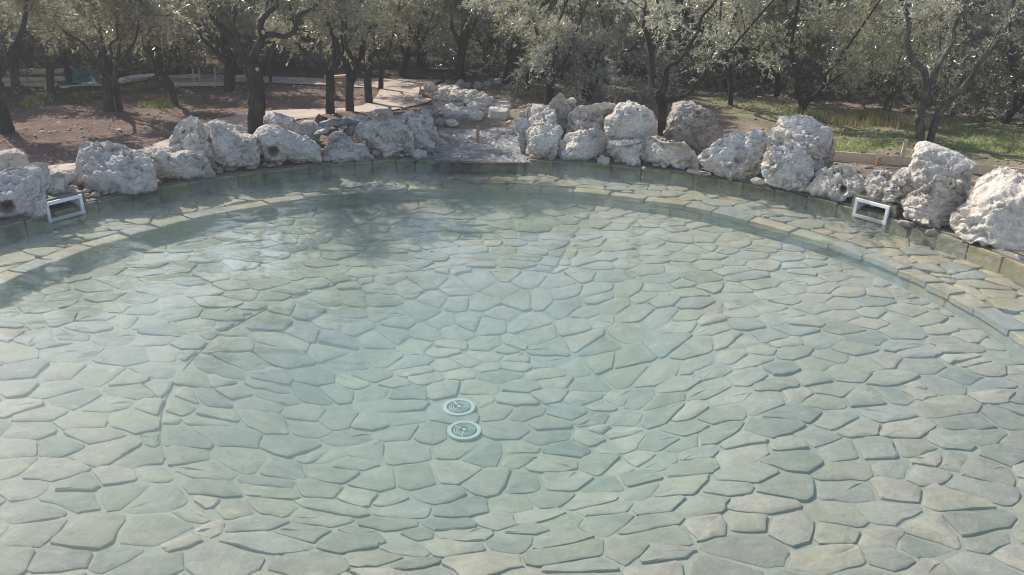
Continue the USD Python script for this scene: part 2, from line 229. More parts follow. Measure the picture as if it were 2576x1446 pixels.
def crazy(region, sp, aniso, rot, rng, gap=(.004, .012), rnd=.05):
    x0, y0, x1, y1 = region.bounds; cx, cy = (x0 + x1) / 2, (y0 + y1) / 2
    T = lambda g: shapely.affinity.rotate(shapely.affinity.scale(g, aniso, 1, origin=(cx, cy)), rot, origin=(cx, cy))
    Ti = lambda g: shapely.affinity.scale(shapely.affinity.rotate(g, -rot, origin=(cx, cy)), 1 / aniso, 1, origin=(cx, cy))
    S = Ti(region); a, b, c, d = S.bounds; g = []
    for j, yy in enumerate(np.arange(b - sp, d + sp, sp * .9)):
        for xx in np.arange(a - sp, c + sp, sp):
            if rng.random() < .90:
                g.append((xx + (j % 2) * sp * .5 + rng.normal(0, sp * .24), yy + rng.normal(0, sp * .22)))
            if rng.random() < .06: g.append((xx + rng.uniform(0, sp), yy + rng.uniform(0, sp)))
    out = []
    for cell in shapely.voronoi_polygons(shapely.MultiPoint(g)).geoms:
        cell = T(cell).intersection(region)
        for p in getattr(cell, 'geoms', [cell]):
            if p.geom_type != 'Polygon' or p.area < .006: continue
            if p.area / p.length ** 2 < .026 and p.area < .016: continue
            w = rng.uniform(*gap); p = p.buffer(-w).buffer(-rnd * .6).buffer(rnd * .6, quad_segs=2)
            if p.geom_type == 'MultiPolygon': p = max(p.geoms, key=lambda q: q.area)
            if p.is_empty or p.geom_type != 'Polygon' or p.area < .004: continue
            p = p.simplify(.006).segmentize(.11); A = np.array(p.exterior.coords)[:-1]
            if p.convex_hull.area > p.area * 1.06: A = np.array(p.convex_hull.intersection(p.buffer(.012)).segmentize(.1).exterior.coords)[:-1]
            keep = [0]
            for i in range(1, len(A)):
                if np.hypot(*(A[i] - A[keep[-1]])) > .022 and np.hypot(*(A[i] - A[0])) > .015: keep.append(i)
            A = A[keep]
            if len(A) < 4: continue
            A = A + rng.normal(0, .006, A.shape); p = Polygon(A)
            if p.is_valid and p.area > .004: out.append(p)
    return out
def in_frame(p, m=40):
    x, y, d = project(p); return d > .1 and -m < x < 2576 + m and -m < y < 1446 + m
def lay(parent, name, meshes, mat, rest):
    vis = []
    for m in meshes:
        c = m.vertices.mean(0); x, y, d = project(c)
        vis.append((m.area / d ** 2) if in_frame(c, 120) else -1)
    order = np.argsort(vis)[::-1]; single = [i for i in order[:300] if vis[i] > 0]
    for i in single: obj(name, meshes[i], mat, parent, smooth=35)
    left = [meshes[i] for i in order if i not in set(single)]
    if left: obj(rest, cat(left), mat, parent, smooth=35, kind='stuff')
    return len(single), len(left)
rng = np.random.default_rng(7)
def annulus(r0, r1, n=128): return circle(r1, n).difference(circle(r0, n)) if r0 > 0 else circle(r1, n)
deep = structure('pool_floor', revolve([(max(.001, r), float(zprof(r)) - .012 - (.02 if r > RS + .02 else 0)) for r in np.linspace(0, RL + .05, 40)]), M['grout'], smooth=20, label='flagstone floor sloping to the drains of the round pool')
drains = [at(1155, 1020, ZD + .01), at(1168, 1078, ZD + .01)]
WEDGE = Polygon([C] + [C + 9 * np.array([math.sin(math.radians(a)), math.cos(math.radians(a))]) for a in range(18, 220, 8)])
ZONE_A = circle(RS - .002).union(WEDGE.intersection(circle(RL - .005)))
holes = shapely.union_all([Point(p[0], p[1]).buffer(.13) for p in drains])
st = [stone_mesh(p, zfloor, .030, rng) for p in crazy(ZONE_A.difference(holes), .212, 1.42, 8, rng)]
n1 = lay(deep, 'flagstone', st, M['flag'], 'outer_flagstones')
shelf = structure('pool_floor_ring', revolve([(r, float(zprof(r)) - .012) for r in np.linspace(RS, RL + .05, 16)]), M['grout'], smooth=20, label='level outer ring of the flagstone pool floor')
st = [stone_mesh(p, zfloor, .030, rng) for p in crazy(annulus(RS + .001, RL - .005).difference(WEDGE), .216, 1.45, 3, rng)]
n2 = lay(shelf, 'flagstone', st, M['flag'], 'outer_flagstones')
def arc_blocks(r0, r1, z0, z1, lmin, lmax, mat, parent, name, rng, a0=0, a1=2 * math.pi, gap=.008, jit=.01, chamf=.008):
    out = []; a = a0
    while a < a1 - .03:
        l = rng.uniform(lmin, lmax) / ((r0 + r1) / 2); b = min(a + l, a1); g = rng.uniform(.6, 1.8) * gap / r0
        ts = np.linspace(a + g, b - g, 4); sk = rng.normal(0, jit / r1, 2) * 2
        ri, ro = r0 + rng.uniform(-jit, jit) * .5, r1 + rng.uniform(-jit, 0)
        inn = [C + ri * np.array([math.cos(t), math.sin(t)]) for t in ts]; outp = [C + ro * np.array([math.cos(t), math.sin(t)]) for t in np.linspace(a + g + sk[0], b - g + sk[1], 4)]
        p = Polygon(inn + outp[::-1])
        if p.is_valid and p.area > 1e-4:
            zt = z1 + rng.uniform(-.006, .004)
            out.append(stone_mesh(p, lambda x, y, zt=zt: np.full(np.shape(x), zt), z1 - z0, rng, chamf))
        a = b
    return out
ledge = structure('pool_ledge', revolve([(RL + .02, ZR - .02), (RL + .02, ZL - .035), (RW + .06, ZL - .03)]), M['grout'], smooth=20, label='shallow flagstone ledge round the pool')
st = arc_blocks(RL, RL + .20, ZL - .055, ZL, .28, .52, M['flag_ledge'], ledge, 'stone', rng)
zl = lambda x, y: np.full(np.shape(x), ZL)
st2 = [stone_mesh(p, zl, .035, rng) for p in crazy(annulus(RL + .205, RW - .01), .24, 1.35, 4, rng, gap=(.005, .011))]
n3 = lay(ledge, 'flagstone', st + st2, M['flag_ledge'], 'outer_flagstones')
riser = structure('pool_step_wall', revolve([(RL + .05, ZR - .05), (RL + .05, ZL - .06), (RL + .16, ZL - .06)]), M['grout'], smooth=20, label='low stone riser below the pool ledge')
n4 = lay(riser, 'facing_stone', arc_blocks(RL + .015, RL + .055, ZR - .02, ZL - .06, .22, .5, M['flag'], riser, 'stone', rng, gap=.012, jit=.02), M['flag_ledge'], 'outer_facing_stones')
GAP0, GAP1 = at(1100, 403, 0)[:2], at(1322, 403, 0)[:2]
ga = sorted(math.atan2(p[1] - C[1], p[0] - C[0]) for p in (GAP0, GAP1))
wallp = [(RW + .04, ZL - .06), (RW + .04, .022), (RW + .16, .03), (RW + .16, -.3)]
def part_rev(prof, a0, a1, n=140):
    a = np.linspace(a0, a1, n); P = np.array(prof)
    V = np.stack([C[0] + P[:, None, 0] * np.cos(a), C[1] + P[:, None, 0] * np.sin(a), np.broadcast_to(P[:, None, 1], (len(P), n))], -1).reshape(-1, 3)
    i = np.arange(len(P) - 1)[:, None] * n; k = np.arange(n - 1)[None]; q = np.stack([i + k, i + k + 1, i + n + k + 1, i + n + k], -1).reshape(-1, 4)
    return tm(V, np.vstack([q[:, [0, 1, 2]], q[:, [0, 2, 3]]]))
rim = structure('pool_wall', cat([part_rev(wallp, ga[1] + .002, ga[0] + 2 * math.pi - .002, 260), part_rev([(RW + .04, ZL - .06), (RW + .04, -.012), (RW + .16, -.012)], ga[0] + .0, ga[1], 30)]), M['wall'], smooth=20, label='low rubble wall at the water edge under the boulders')
n5 = lay(rim, 'wall_stone', arc_blocks(RW - .02, RW + .03, ZL - .02, .012, .2, .42, M['mossy'], rim, 'stone', rng, a0=ga[1] + .01, a1=ga[0] + 2 * math.pi - .01, gap=.005, jit=.015), M['mossy'], 'outer_wall_stones')
n6 = lay(rim, 'sill_stone', arc_blocks(RW - .01, RW + .15, ZL - .02, -.008, .25, .45, M['flag_ledge'], rim, 'stone', rng, a0=ga[0] + .005, a1=ga[1] - .005, gap=.006), M['flag_ledge'], 'outer_sill_stones')
# the water: a closed round body, its top at 0
wa = 160; aa = np.arange(wa) * 2 * math.pi / wa
wtop = np.stack([C[0] + (RW + .03) * np.cos(aa), C[1] + (RW + .03) * np.sin(aa), np.zeros(wa)], 1); wbot = wtop - [0, 0, 1.1]
wv = np.vstack([wtop, wbot, [[*C, 0]], [[*C, -1.1]]]); k = np.arange(wa); k2 = (k + 1) % wa
water = structure('pool_water', tm(wv, np.vstack([np.stack([np.full(wa, 2 * wa), k, k2], 1), np.stack([np.full(wa, 2 * wa + 1), wa + k2, wa + k], 1), np.stack([k, wa + k, wa + k2], 1), np.stack([k, wa + k2, k2], 1)])), M['water'], label='clear shallow greenish water filling the round pool')

# drain covers
def ring(r0, r1, z0, z1, a0=0, a1=2 * math.pi, n=40):
    full = abs(a1 - a0 - 2 * math.pi) < 1e-6
    a = np.linspace(a0, a1, n); pr = [(r0, z0), (r1, z0), (r1 , z1 - .003), (r1 - .003, z1), (r0 + .003, z1), (r0, z1 - .003)]
    V = np.array([[r * math.cos(t), r * math.sin(t), z] for t in a for r, z in pr]); f = []
    for i in range(n - 1):
        for j in range(6):
            p, q = i * 6 + j, i * 6 + (j + 1) % 6; f += [(p, p + 6, q + 6), (p, q + 6, q)]
    if not full:
        for b in (0, (n - 1) * 6): f += [(b, b + j, b + j + 1) for j in range(1, 5)]
    m = tm(V, f); m.fix_normals(); return m
for i, (p, lab) in enumerate(zip(drains, ('round white drain grille on the pool floor, the farther of two', 'round white drain grille on the pool floor, the nearer of two'))):
    t = thing('drain_cover', (p[0], p[1], ZD - .012), .4 * i, label=lab, cat='drain cover')
    obj('rim', ring(.096, .128, 0, .014), M['grille'], t, smooth=30)
    for r in (.072, .056, .040):
        for s in range(3):
            obj('grille_bar', ring(r, r + .008, .004, .018, s * 2.094 + .16, s * 2.094 + 1.93, 14), M['grille'], t)
    for s in range(3): obj('spoke', beam((.03 * math.cos(s * 2.094), .03 * math.sin(s * 2.094), .010), (.09 * math.cos(s * 2.094), .09 * math.sin(s * 2.094), .010), .014, .014), M['grille'], t)
    obj('hub', trimesh.creation.cylinder(.016, .016, sections=20).apply_translation((0, 0, .01)), M['grille'], t)
    obj('sump', trimesh.creation.cylinder(.09, .004, sections=28).apply_translation((0, 0, -.002)), M['dark'], t)

# ------------------------------------------------------------------ ground
def gp(pts, z=.10): return Polygon([at(x, y, z)[:2] for x, y in pts])
path_poly = gp([(60, 470), (125, 420), (200, 412), (335, 385), (430, 350), (543, 302), (626, 288), (700, 279), (866, 274), (912, 267), (936, 256), (950, 240), (957, 224), (800, 215), (665, 210), (613, 209), (438, 210), (395, 204), (400, 193), (470, 188), (664, 193), (814, 199), (983, 200), (1114, 203), (1090, 214), (1066, 230), (1062, 246), (1088, 252), (1072, 261), (994, 278), (887, 288), (748, 302), (700, 330), (640, 352), (520, 372), (400, 420), (300, 445), (150, 470)]).buffer(0)
path_poly = path_poly.difference(circle(RW + .5))
inlet = gp([(1092, 404), (1085, 345), (1110, 332), (1318, 334), (1330, 345), (1332, 404)], 0.03)
tree_xy = []       # filled below before the ground is built
R = np.random.default_rng(21)

# the olive trees of the photograph: base, trunk half width (px), trunk line, limbs (px lines with start radius in px), height of the crown's top, leaves
def c1(*a): return [(x * .26118, y * .26118) for x, y in a]
def c2(*a): return [(644 + x * .26118, y * .26118) for x, y in a]
def c3(*a): return [(1288 + x * .26118, y * .26118) for x, y in a]
def c4(*a): return [(1932 + x * .26118, y * .26118) for x, y in a]
TREES = [
 dict(l='dark leaning olive trunk cut by the left edge, beside the pink boulder', w=17, t=[(22, 345), (6, 290), (-22, 215), (-30, 150)], b=[[(-22, 215), (20, 150), (60, 60)], [(-30, 150), (-90, 60), (-110, 0)], [(-25, 180), (-60, 120), (-30, 20)]], top=3.0, n=16000),
 dict(l='olive with short straight trunk before the left timber pile and wide flat fork', w=9, t=c1((490, 955), (485, 800), (480, 650)), b=[c1((480, 650), (380, 590), (190, 465), (60, 420)), c1((485, 640), (450, 560), (455, 500), (440, 380)), c1((490, 660), (590, 560), (640, 500), (760, 460)), c1((500, 680), (590, 600), (600, 480), (560, 380))], top=2.5, n=14000),
 dict(l='olive with twin trunks split at the ground, on bare soil behind the long pale boulder', w=11.5, t=c1((1065, 1110), (1040, 950), (1030, 830), (1010, 740)), b=[c1((1010, 740), (960, 640), (900, 540), (780, 400), (640, 320)), c1((1020, 730), (1020, 560), (990, 420), (965, 300)), c1((1040, 720), (1080, 560), (1060, 430), (1135, 370), (1120, 240)), c1((1165, 1105), (1130, 900), (1110, 760), (1115, 650), (1140, 510), (1150, 380)), c1((1125, 640), (1200, 540), (1300, 390), (1330, 250))], top=2.3, n=13000, r2=[5, 6, 4, 6.5, 4.5]),
 dict(l='small leaning olive rising from the grass tuft', w=7, t=c1((1700, 1015), (1660, 900), (1620, 780), (1570, 710)), b=[c1((1570, 710), (1490, 590), (1390, 460), (1360, 300)), c1((1590, 730), (1590, 600), (1570, 420)), c1((1600, 720), (1640, 600), (1660, 460), (1720, 420), (1690, 250))], top=2.5, n=13000),
 dict(l='thin upright olive beside the pale plank heap', w=6, t=c1((1495, 790), (1500, 690), (1510, 600)), b=[c1((1510, 600), (1440, 500), (1380, 460)), c1((1510, 600), (1540, 480), (1530, 350))], top=2.6, n=9000),
 dict(l='dark olive with a pruned slanting left limb, propped by a pole', w=9, t=c1((2185, 895), (2190, 760), (2205, 650)), b=[c1((2205, 650), (2140, 570), (2060, 480), (1945, 360), (1920, 250)), c1((2110, 530), (2090, 470), (2150, 370), (2140, 280)), c1((2210, 640), (2270, 560), (2300, 420), (2260, 250))], top=3.0, n=14000),
 dict(l='largest left olive with a thick straight trunk and an elbowed limb to the right', w=19, t=[(643, 346), (646, 280), (644, 225), (638, 180), (632, 160)], b=[c1((2390, 640), (2300, 480), (2230, 360), (2090, 220), (2030, 110), (2000, -20)), c1((2350, 500), (2270, 330), (2260, 180), (2270, 0)), c2((0, 620), (0, 490), (60, 350), (40, 240), (110, 130), (235, 0)), c2((60, 345), (150, 330), (285, 350), (380, 285), (410, 150), (600, 30))], top=3.3, n=20000, r2=[11, 7, 11, 7.5], cuts=[c2((70, 310))[0], c2((10, 665))[0]]),
 dict(l='slim dark olive far behind the large trunk, at the plaza edge', w=6, t=c2((190, 715), (185, 600), (180, 470)), b=[c2((180, 470), (120, 400), (60, 380)), c2((180, 480), (230, 380), (280, 250))], top=2.8, n=9000),
 dict(l='olive with a low Y fork, nearest left of the pale path bend', w=10, t=c2((715, 1135), (712, 950), (715, 800), (705, 690)), b=[c2((690, 700), (630, 640), (540, 570), (465, 510), (400, 380)), c2((720, 690), (740, 600), (760, 500), (740, 380)), c2((740, 680), (780, 590), (840, 490), (830, 350))], top=3.2, n=15000, r2=[6, 7, 5]),
 dict(l='olive with a high forked trunk showing a fresh saw cut on its right limb', w=11.5, t=c2((900, 1105), (900, 900), (905, 760), (900, 680)), b=[c2((890, 690), (860, 590), (800, 520), (780, 400), (700, 250)), c2((930, 790), (970, 690), (1010, 610), (1025, 480), (1050, 330), (1150, 230), (1185, 90)), c2((1000, 610), (920, 550), (880, 480), (860, 360)), c2((900, 360), (960, 240), (990, 180), (1010, 60))], top=3.4, n=18000, r2=[8, 10, 6, 4], cuts=[c2((1025, 590))[0]]),
 dict(l='olive with an S shaped upper limb, third along the path edge', w=9.5, t=c2((1090, 995), (1080, 850), (1070, 700)), b=[c2((1070, 700), (1030, 650), (960, 560), (900, 480)), c2((1075, 690), (1110, 640), (1095, 560), (1150, 490), (1130, 400), (1110, 250))], top=3.0, n=13000, r2=[5, 8]),
 dict(l='small pale topped olive standing alone on the path bend', w=6, t=c2((1197, 862), (1205, 720), (1212, 600)), b=[c2((1212, 600), (1170, 545), (1110, 420)), c2((1212, 600), (1250, 555), (1290, 460), (1330, 300))], top=2.7, n=9000),
 dict(l='many stemmed olive fanning out beyond the path', w=8.5, t=c2((1395, 755), (1415, 660), (1445, 545)), b=[c2((1440, 560), (1400, 460), (1370, 380), (1310, 300)), c2((1445, 550), (1470, 430), (1480, 250)), c2((1450, 560), (1530, 500), (1590, 420), (1645, 300)), c2((1445, 550), (1500, 430), (1570, 280))], top=3.0, n=13000, r2=[5, 4, 4, 3]),
 dict(l='thick dark ivied trunk behind the far stream rocks', w=12, t=c2((1965, 785), (1965, 650), (1985, 450), (2020, 250)), b=[c2((1985, 450), (1900, 300), (1880, 150)), c2((2020, 250), (2060, 120), (2080, 0)), c2((1980, 500), (2040, 350), (2120, 200))], top=3.6, n=16000, leaf='leaf_dark'),
 dict(l='broad black trunk leaning right beside the far square rocks', w=19, t=c3((-35, 830), (0, 700), (30, 560), (60, 440)), b=[c3((60, 440), (20, 300), (0, 150)), c3((60, 440), (140, 330), (200, 180)), c3((50, 480), (160, 430), (260, 360))], top=3.6, n=15000, leaf='leaf_dark'),
 dict(l='slender forked olive at the gravel edge, right of the broad black trunk', w=5.5, t=c3((150, 905), (148, 760), (140, 640)), b=[c3((140, 640), (100, 590), (70, 480)), c3((142, 640), (175, 560), (190, 420))], top=2.5, n=9000),
 dict(l='stout olive behind the tall peaked boulder, hung with low silver branches', w=11, t=c3((345, 1050), (360, 900), (370, 780), (375, 640)), b=[c3((375, 640), (300, 500), (250, 350)), c3((375, 640), (430, 500), (420, 300)), c3((370, 780), (440, 680), (520, 580), (560, 460))], top=3.2, n=19000, leaf='leaf_silver', low=1),
 dict(l='leaning olive between the peaked boulder and the big fork, pruned at its head', w=12, t=c3((700, 1005), (735, 900), (780, 800), (810, 690)), b=[c3((800, 700), (760, 620), (700, 500)), c3((820, 740), (890, 640), (960, 560), (1080, 500), (1200, 420)), c3((680, 990), (690, 850), (730, 690), (750, 600)), c3((810, 690), (830, 520), (900, 350))], top=3.4, n=20000, leaf='leaf_silver', low=1, r2=[6, 6, 4, 6]),
 dict(l='big forked olive right of centre with three bare limbs, rising behind the bright boulder', w=14, t=c3((1415, 1330), (1440, 1150), (1445, 1000), (1410, 900)), b=[c3((1400, 910), (1345, 830), (1345, 560), (1365, 430), (1385, 330)), c3((1350, 440), (1310, 350), (1270, 260), (1275, 160)), c3((1440, 930), (1475, 850), (1500, 650), (1610, 580), (1710, 430), (1790, 300), (1830, 160), (1960, 10)), c3((1490, 960), (1600, 940), (1700, 900), (1820, 770), (1920, 680)), c3((1385, 340), (1420, 200), (1400, 0))], top=3.6, n=10500, leaf='leaf_silver', r2=[9, 7, 8.5, 7, 5], cuts=[c3((1275, 150))[0]]),
 dict(l='slender dark olive behind the right meadow whose bent limb climbs out of the picture', w=6.5, t=c3((2110, 1055), (2105, 850), (2080, 640)), b=[c3((2060, 640), (1960, 610), (1915, 500), (1950, 350), (2000, 200), (2020, 0)), c3((2085, 650), (2160, 560), (2200, 400)), c3((2085, 640), (2060, 480), (2100, 300))], top=3.4, n=9000, leaf='leaf_silver', r2=[6, 4, 4]),
 dict(l='olive with a low V fork behind the capped boulder at the meadow edge', w=11, t=c4((320, 1120), (330, 1050), (345, 1000)), b=[c4((335, 1010), (285, 880), (265, 720), (245, 570), (230, 400)), c4((370, 990), (450, 920), (530, 830), (570, 700), (690, 560)), c4((320, 860), (380, 880), (440, 910))], top=3.4, n=10000, leaf='leaf', r2=[8, 7, 4]),
 dict(l='tall olive with long bare stems forking at the ground behind the flat grey boulder', w=10, t=c4((1475, 1385), (1465, 1250), (1460, 1120), (1490, 1000)), b=[c4((1470, 1050), (1505, 900), (1510, 700), (1390, 570), (1340, 400), (1360, 200), (1310, 60), (1290, -30)), c4((1500, 1000), (1590, 740), (1710, 510), (1790, 380), (1800, 240), (1950, -10)), c4((1545, 1385), (1620, 1140), (1680, 1040), (1850, 870), (1990, 700), (2050, 580), (2200, 420), (2310, 230)), c4((1560, 940), (1620, 820), (1660, 700))], top=3.5, n=8500, leaf='leaf_silver', r2=[9, 7.5, 9, 4], cuts=[c4((1435, 1120))[0]]),
 dict(l='low leaning pair of pale stems at the wood edge, left of the tall bare stems', w=5, t=c4((1105, 1085), (1150, 980), (1185, 900)), b=[c4((1185, 900), (1220, 780), (1250, 680), (1270, 560)), c4((1155, 1085), (1200, 970), (1245, 860), (1310, 750)), c4((1180, 930), (1090, 880), (1030, 820), (1000, 720))], top=2.8, n=10000, leaf='leaf_silver'),
 dict(l='low trunk leaning right in the deep shade at the right edge', w=9, t=c4((2230, 1205), (2330, 1100), (2440, 980)), b=[c4((2440, 980), (2520, 850), (2560, 700)), c4((2400, 1020), (2380, 850), (2350, 650))], top=3.2, n=20000, leaf='leaf_dark', low=1),
 dict(l='dark bushy olive standing between the low V fork and the slender bent one', w=6, t=c4((80, 960), (90, 850), (100, 640)), b=[c4((100, 640), (60, 500), (40, 300)), c4((100, 640), (150, 480), (170, 300))], top=3.4, n=11000, leaf='leaf_dark', low=1),
 dict(l='olive trunk in front of the green netting', w=8, t=c1((660, 835), (655, 720), (650, 560)), b=[c1((650, 570), (600, 460), (500, 380)), c1((650, 570), (700, 420), (760, 300))], top=2.8, n=10000),
 dict(l='dim olive trunk at the left end of the timber pile', w=8, t=c1((155, 890), (145, 760), (135, 600)), b=[c1((135, 600), (60, 480), (0, 380)), c1((135, 600), (200, 450), (230, 300))], top=2.8, n=12000),
 dict(l='far upright dark trunk beyond the plank heap', w=6, t=c1((1725, 715), (1720, 580), (1700, 460)), b=[c1((1700, 460), (1650, 330), (1600, 250)), c1((1700, 460), (1780, 330), (1850, 200))], top=3.2, n=11000),
]
for T in TREES:
    T['base'] = at(*T['t'][0], .10); T['dist'] = math.hypot(*T['base'][:2]); tree_xy.append(T['base'][:2])
tree_xy = np.array(tree_xy)

def hz(x, y):
    x, y = np.asarray(x, float), np.asarray(y, float); sh = x.shape; x, y = x.ravel(), y.ravel()
    P = np.stack([x, y, 0 * x], 1); r = np.hypot(x - C[0], y - C[1])
    n = (meshkit.fbm(P * .55, 3, 3) - .5) * .16 + (meshkit.fbm(P * 3.1, 4, 9) - .5) * .09
    d = np.full(len(x), 9.0); near = r < 24; pts = shapely.points(x[near], y[near])
    d[near] = np.minimum(shapely.distance(path_poly, pts), shapely.distance(inlet, pts) + .2)
    z = .10 + n * smoothstep(.0, .5, d) * smoothstep(RW + .1, RW + .7, r)
    for t in tree_xy: z += .06 * np.exp(-((x - t[0]) ** 2 + (y - t[1]) ** 2) / .12) * (d > .05)
    z = np.where(r < RW + .5, np.minimum(z, .04 + .06 * smoothstep(RW + .1, RW + .5, r)), z)
    di = np.full(len(x), 9.0); di[near] = shapely.distance(inlet, pts); z = np.where(di < .12, z - .09 * (1 - smoothstep(.0, .12, di)), z)
    return z.reshape(sh)
rr = np.concatenate([np.arange(RW + .13, 15.5, .065), np.arange(15.5, 24, .2), [24.5, 26, 29, 34, 42, 55, 75, 100, 125]])
th = np.concatenate([np.linspace(math.radians(12), math.radians(168), 430, endpoint=False), np.linspace(math.radians(168), math.radians(372), 70, endpoint=False)])
X = C[0] + rr[:, None] * np.cos(th); Y = C[1] + rr[:, None] * np.sin(th); Z = hz(X, Y)
nt = len(th); i = np.arange(len(rr) - 1)[:, None] * nt; k = np.arange(nt)[None]; k2 = (k + 1) % nt
q = np.stack([i + k, i + nt + k, i + nt + k2, i + k2], -1).reshape(-1, 4)
GV = np.stack([X, Y, Z], -1).reshape(-1, 3)
ground = structure('ground', tm(GV, np.vstack([q[:, [0, 1, 2]], q[:, [0, 2, 3]]])), M['ground'], smooth=True, label='bare brown and gravelly ground under the olive trees')
# its own colours: brown tilled soil to the left, tan gravel to the right, meadow and leaf litter
gx, gy, _ = project(GV); gd = np.hypot(GV[:, 0], GV[:, 1])
nz = meshkit.fbm(GV * [.9, .9, 0], 4, 5); nf = meshkit.fbm(GV * [3, 3, 0], 4, 15)
col = np.tile([.225, .158, .13], (len(GV), 1)) * (.8 + .5 * nz[:, None])
right = smoothstep(-1.6, -.2, GV[:, 0] + (nz - .5) * 1.5); tan = np.array([.31, .25, .195]); col = col * (1 - right[:, None]) + tan * (.8 + .4 * nf[:, None]) * right[:, None]
MEADOW = [Polygon([at(x, y, .1)[:2] for x, y in p]).buffer(.1) for p in ([(1790, 258), (1900, 262), (2100, 282), (2300, 296), (2576, 305), (2700, 320), (2700, 402), (2500, 398), (2320, 385), (2100, 378), (2098, 330), (2230, 335), (2300, 325), (2200, 310), (2060, 300), (1960, 300), (1850, 280)],)]
DRYB = [Polygon([at(x, y, .1)[:2] for x, y in p]).buffer(.05) for p in ([(1960, 285), (2140, 285), (2360, 300), (2440, 318), (2340, 332), (2200, 315), (2060, 305)],)]
TUFT = [Polygon([at(x, y, .1)[:2] for x, y in p]).buffer(.02) for p in ([(340, 266), (370, 255), (420, 243), (448, 245), (465, 258), (440, 268), (380, 270)], [(45, 262), (90, 250), (130, 250), (135, 258), (70, 266)], [(160, 255), (230, 232), (262, 228), (255, 245), (200, 258)], [(300, 235), (330, 220), (390, 208), (410, 214), (350, 232)], [(1660, 350), (1665, 335), (1690, 335), (1700, 352)], [(1300, 250), (1345, 236), (1350, 250)], [(1150, 345), (1190, 330), (1300, 320), (1330, 330), (1250, 345)])]
near = gd < 30
for polys, cc, s in ((MEADOW, (.25, .26, .125), .5), (TUFT, (.15, .15, .06), .15)):
    for p in polys:
        d = np.full(len(GV), 9.0); d[near] = shapely.distance(p, shapely.points(GV[near, 0], GV[near, 1]))
        w = (1 - smoothstep(0, s, d + (nf - .5) * s * 2))[:, None] * (.45 + .5 * smoothstep(.35, .6, nz))[:, None]; col = col * (1 - w) + np.array(cc) * w
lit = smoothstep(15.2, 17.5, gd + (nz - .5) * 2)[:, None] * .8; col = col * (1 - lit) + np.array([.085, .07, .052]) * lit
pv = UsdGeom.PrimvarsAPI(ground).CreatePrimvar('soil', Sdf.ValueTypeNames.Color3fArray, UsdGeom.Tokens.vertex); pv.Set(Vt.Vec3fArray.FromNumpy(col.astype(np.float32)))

def drape(poly, lift, step=.16, zf=None):
    x0, y0, x1, y1 = poly.bounds; vs, fs, n = [], [], 0
    for xx in np.arange(x0, x1, step):
        for yy in np.arange(y0, y1, step):
            c = poly.intersection(shapely.box(xx, yy, xx + step, yy + step))
            for g in getattr(c, 'geoms', [c]):
                if g.geom_type != 'Polygon' or g.area < 1e-6: continue
                g = shapely.geometry.polygon.orient(g)
                if len(g.interiors) or g.convex_hull.area > g.area * 1.02:
                    v, f = trimesh.creation.triangulate_polygon(g, engine='earcut')
                else:
                    v = np.array(g.exterior.coords)[:-1]; f = [(0, a, a + 1) for a in range(1, len(v) - 1)]
                vs.append(v); fs.append(np.asarray(f) + n); n += len(v)
    v = np.vstack(vs); z = (zf(v[:, 0], v[:, 1]) if zf else hz(v[:, 0], v[:, 1])) + lift
    m = tm(np.column_stack([v, z]), np.vstack(fs)); m.merge_vertices(digits_vertex=5); m.fix_normals()
    if m.face_normals[:, 2].mean() < 0: m.invert()
    return m
structure('path', drape(path_poly, .02, .3), M['path'], smooth=True, label='pale screed path curving between the trees')
def zin(x, y):
    P = np.stack([x, y, 0 * x], 1); yb, yf = at(1210, 335, .03)[1], at(1210, 404, .0)[1]; t = np.clip((y - yf) / (yb - yf), 0, 1)
    return -.006 + .085 * t + (meshkit.fbm(P * [6, 11, 1], 5, 31) - .5) * .085 * smoothstep(0, .12, t)
structure('wet_inlet', drape(inlet, 0.006, .035, zin), M['wet'], smooth=True, label='wet crinkled grey inlet bed glittering between the two boulder banks')

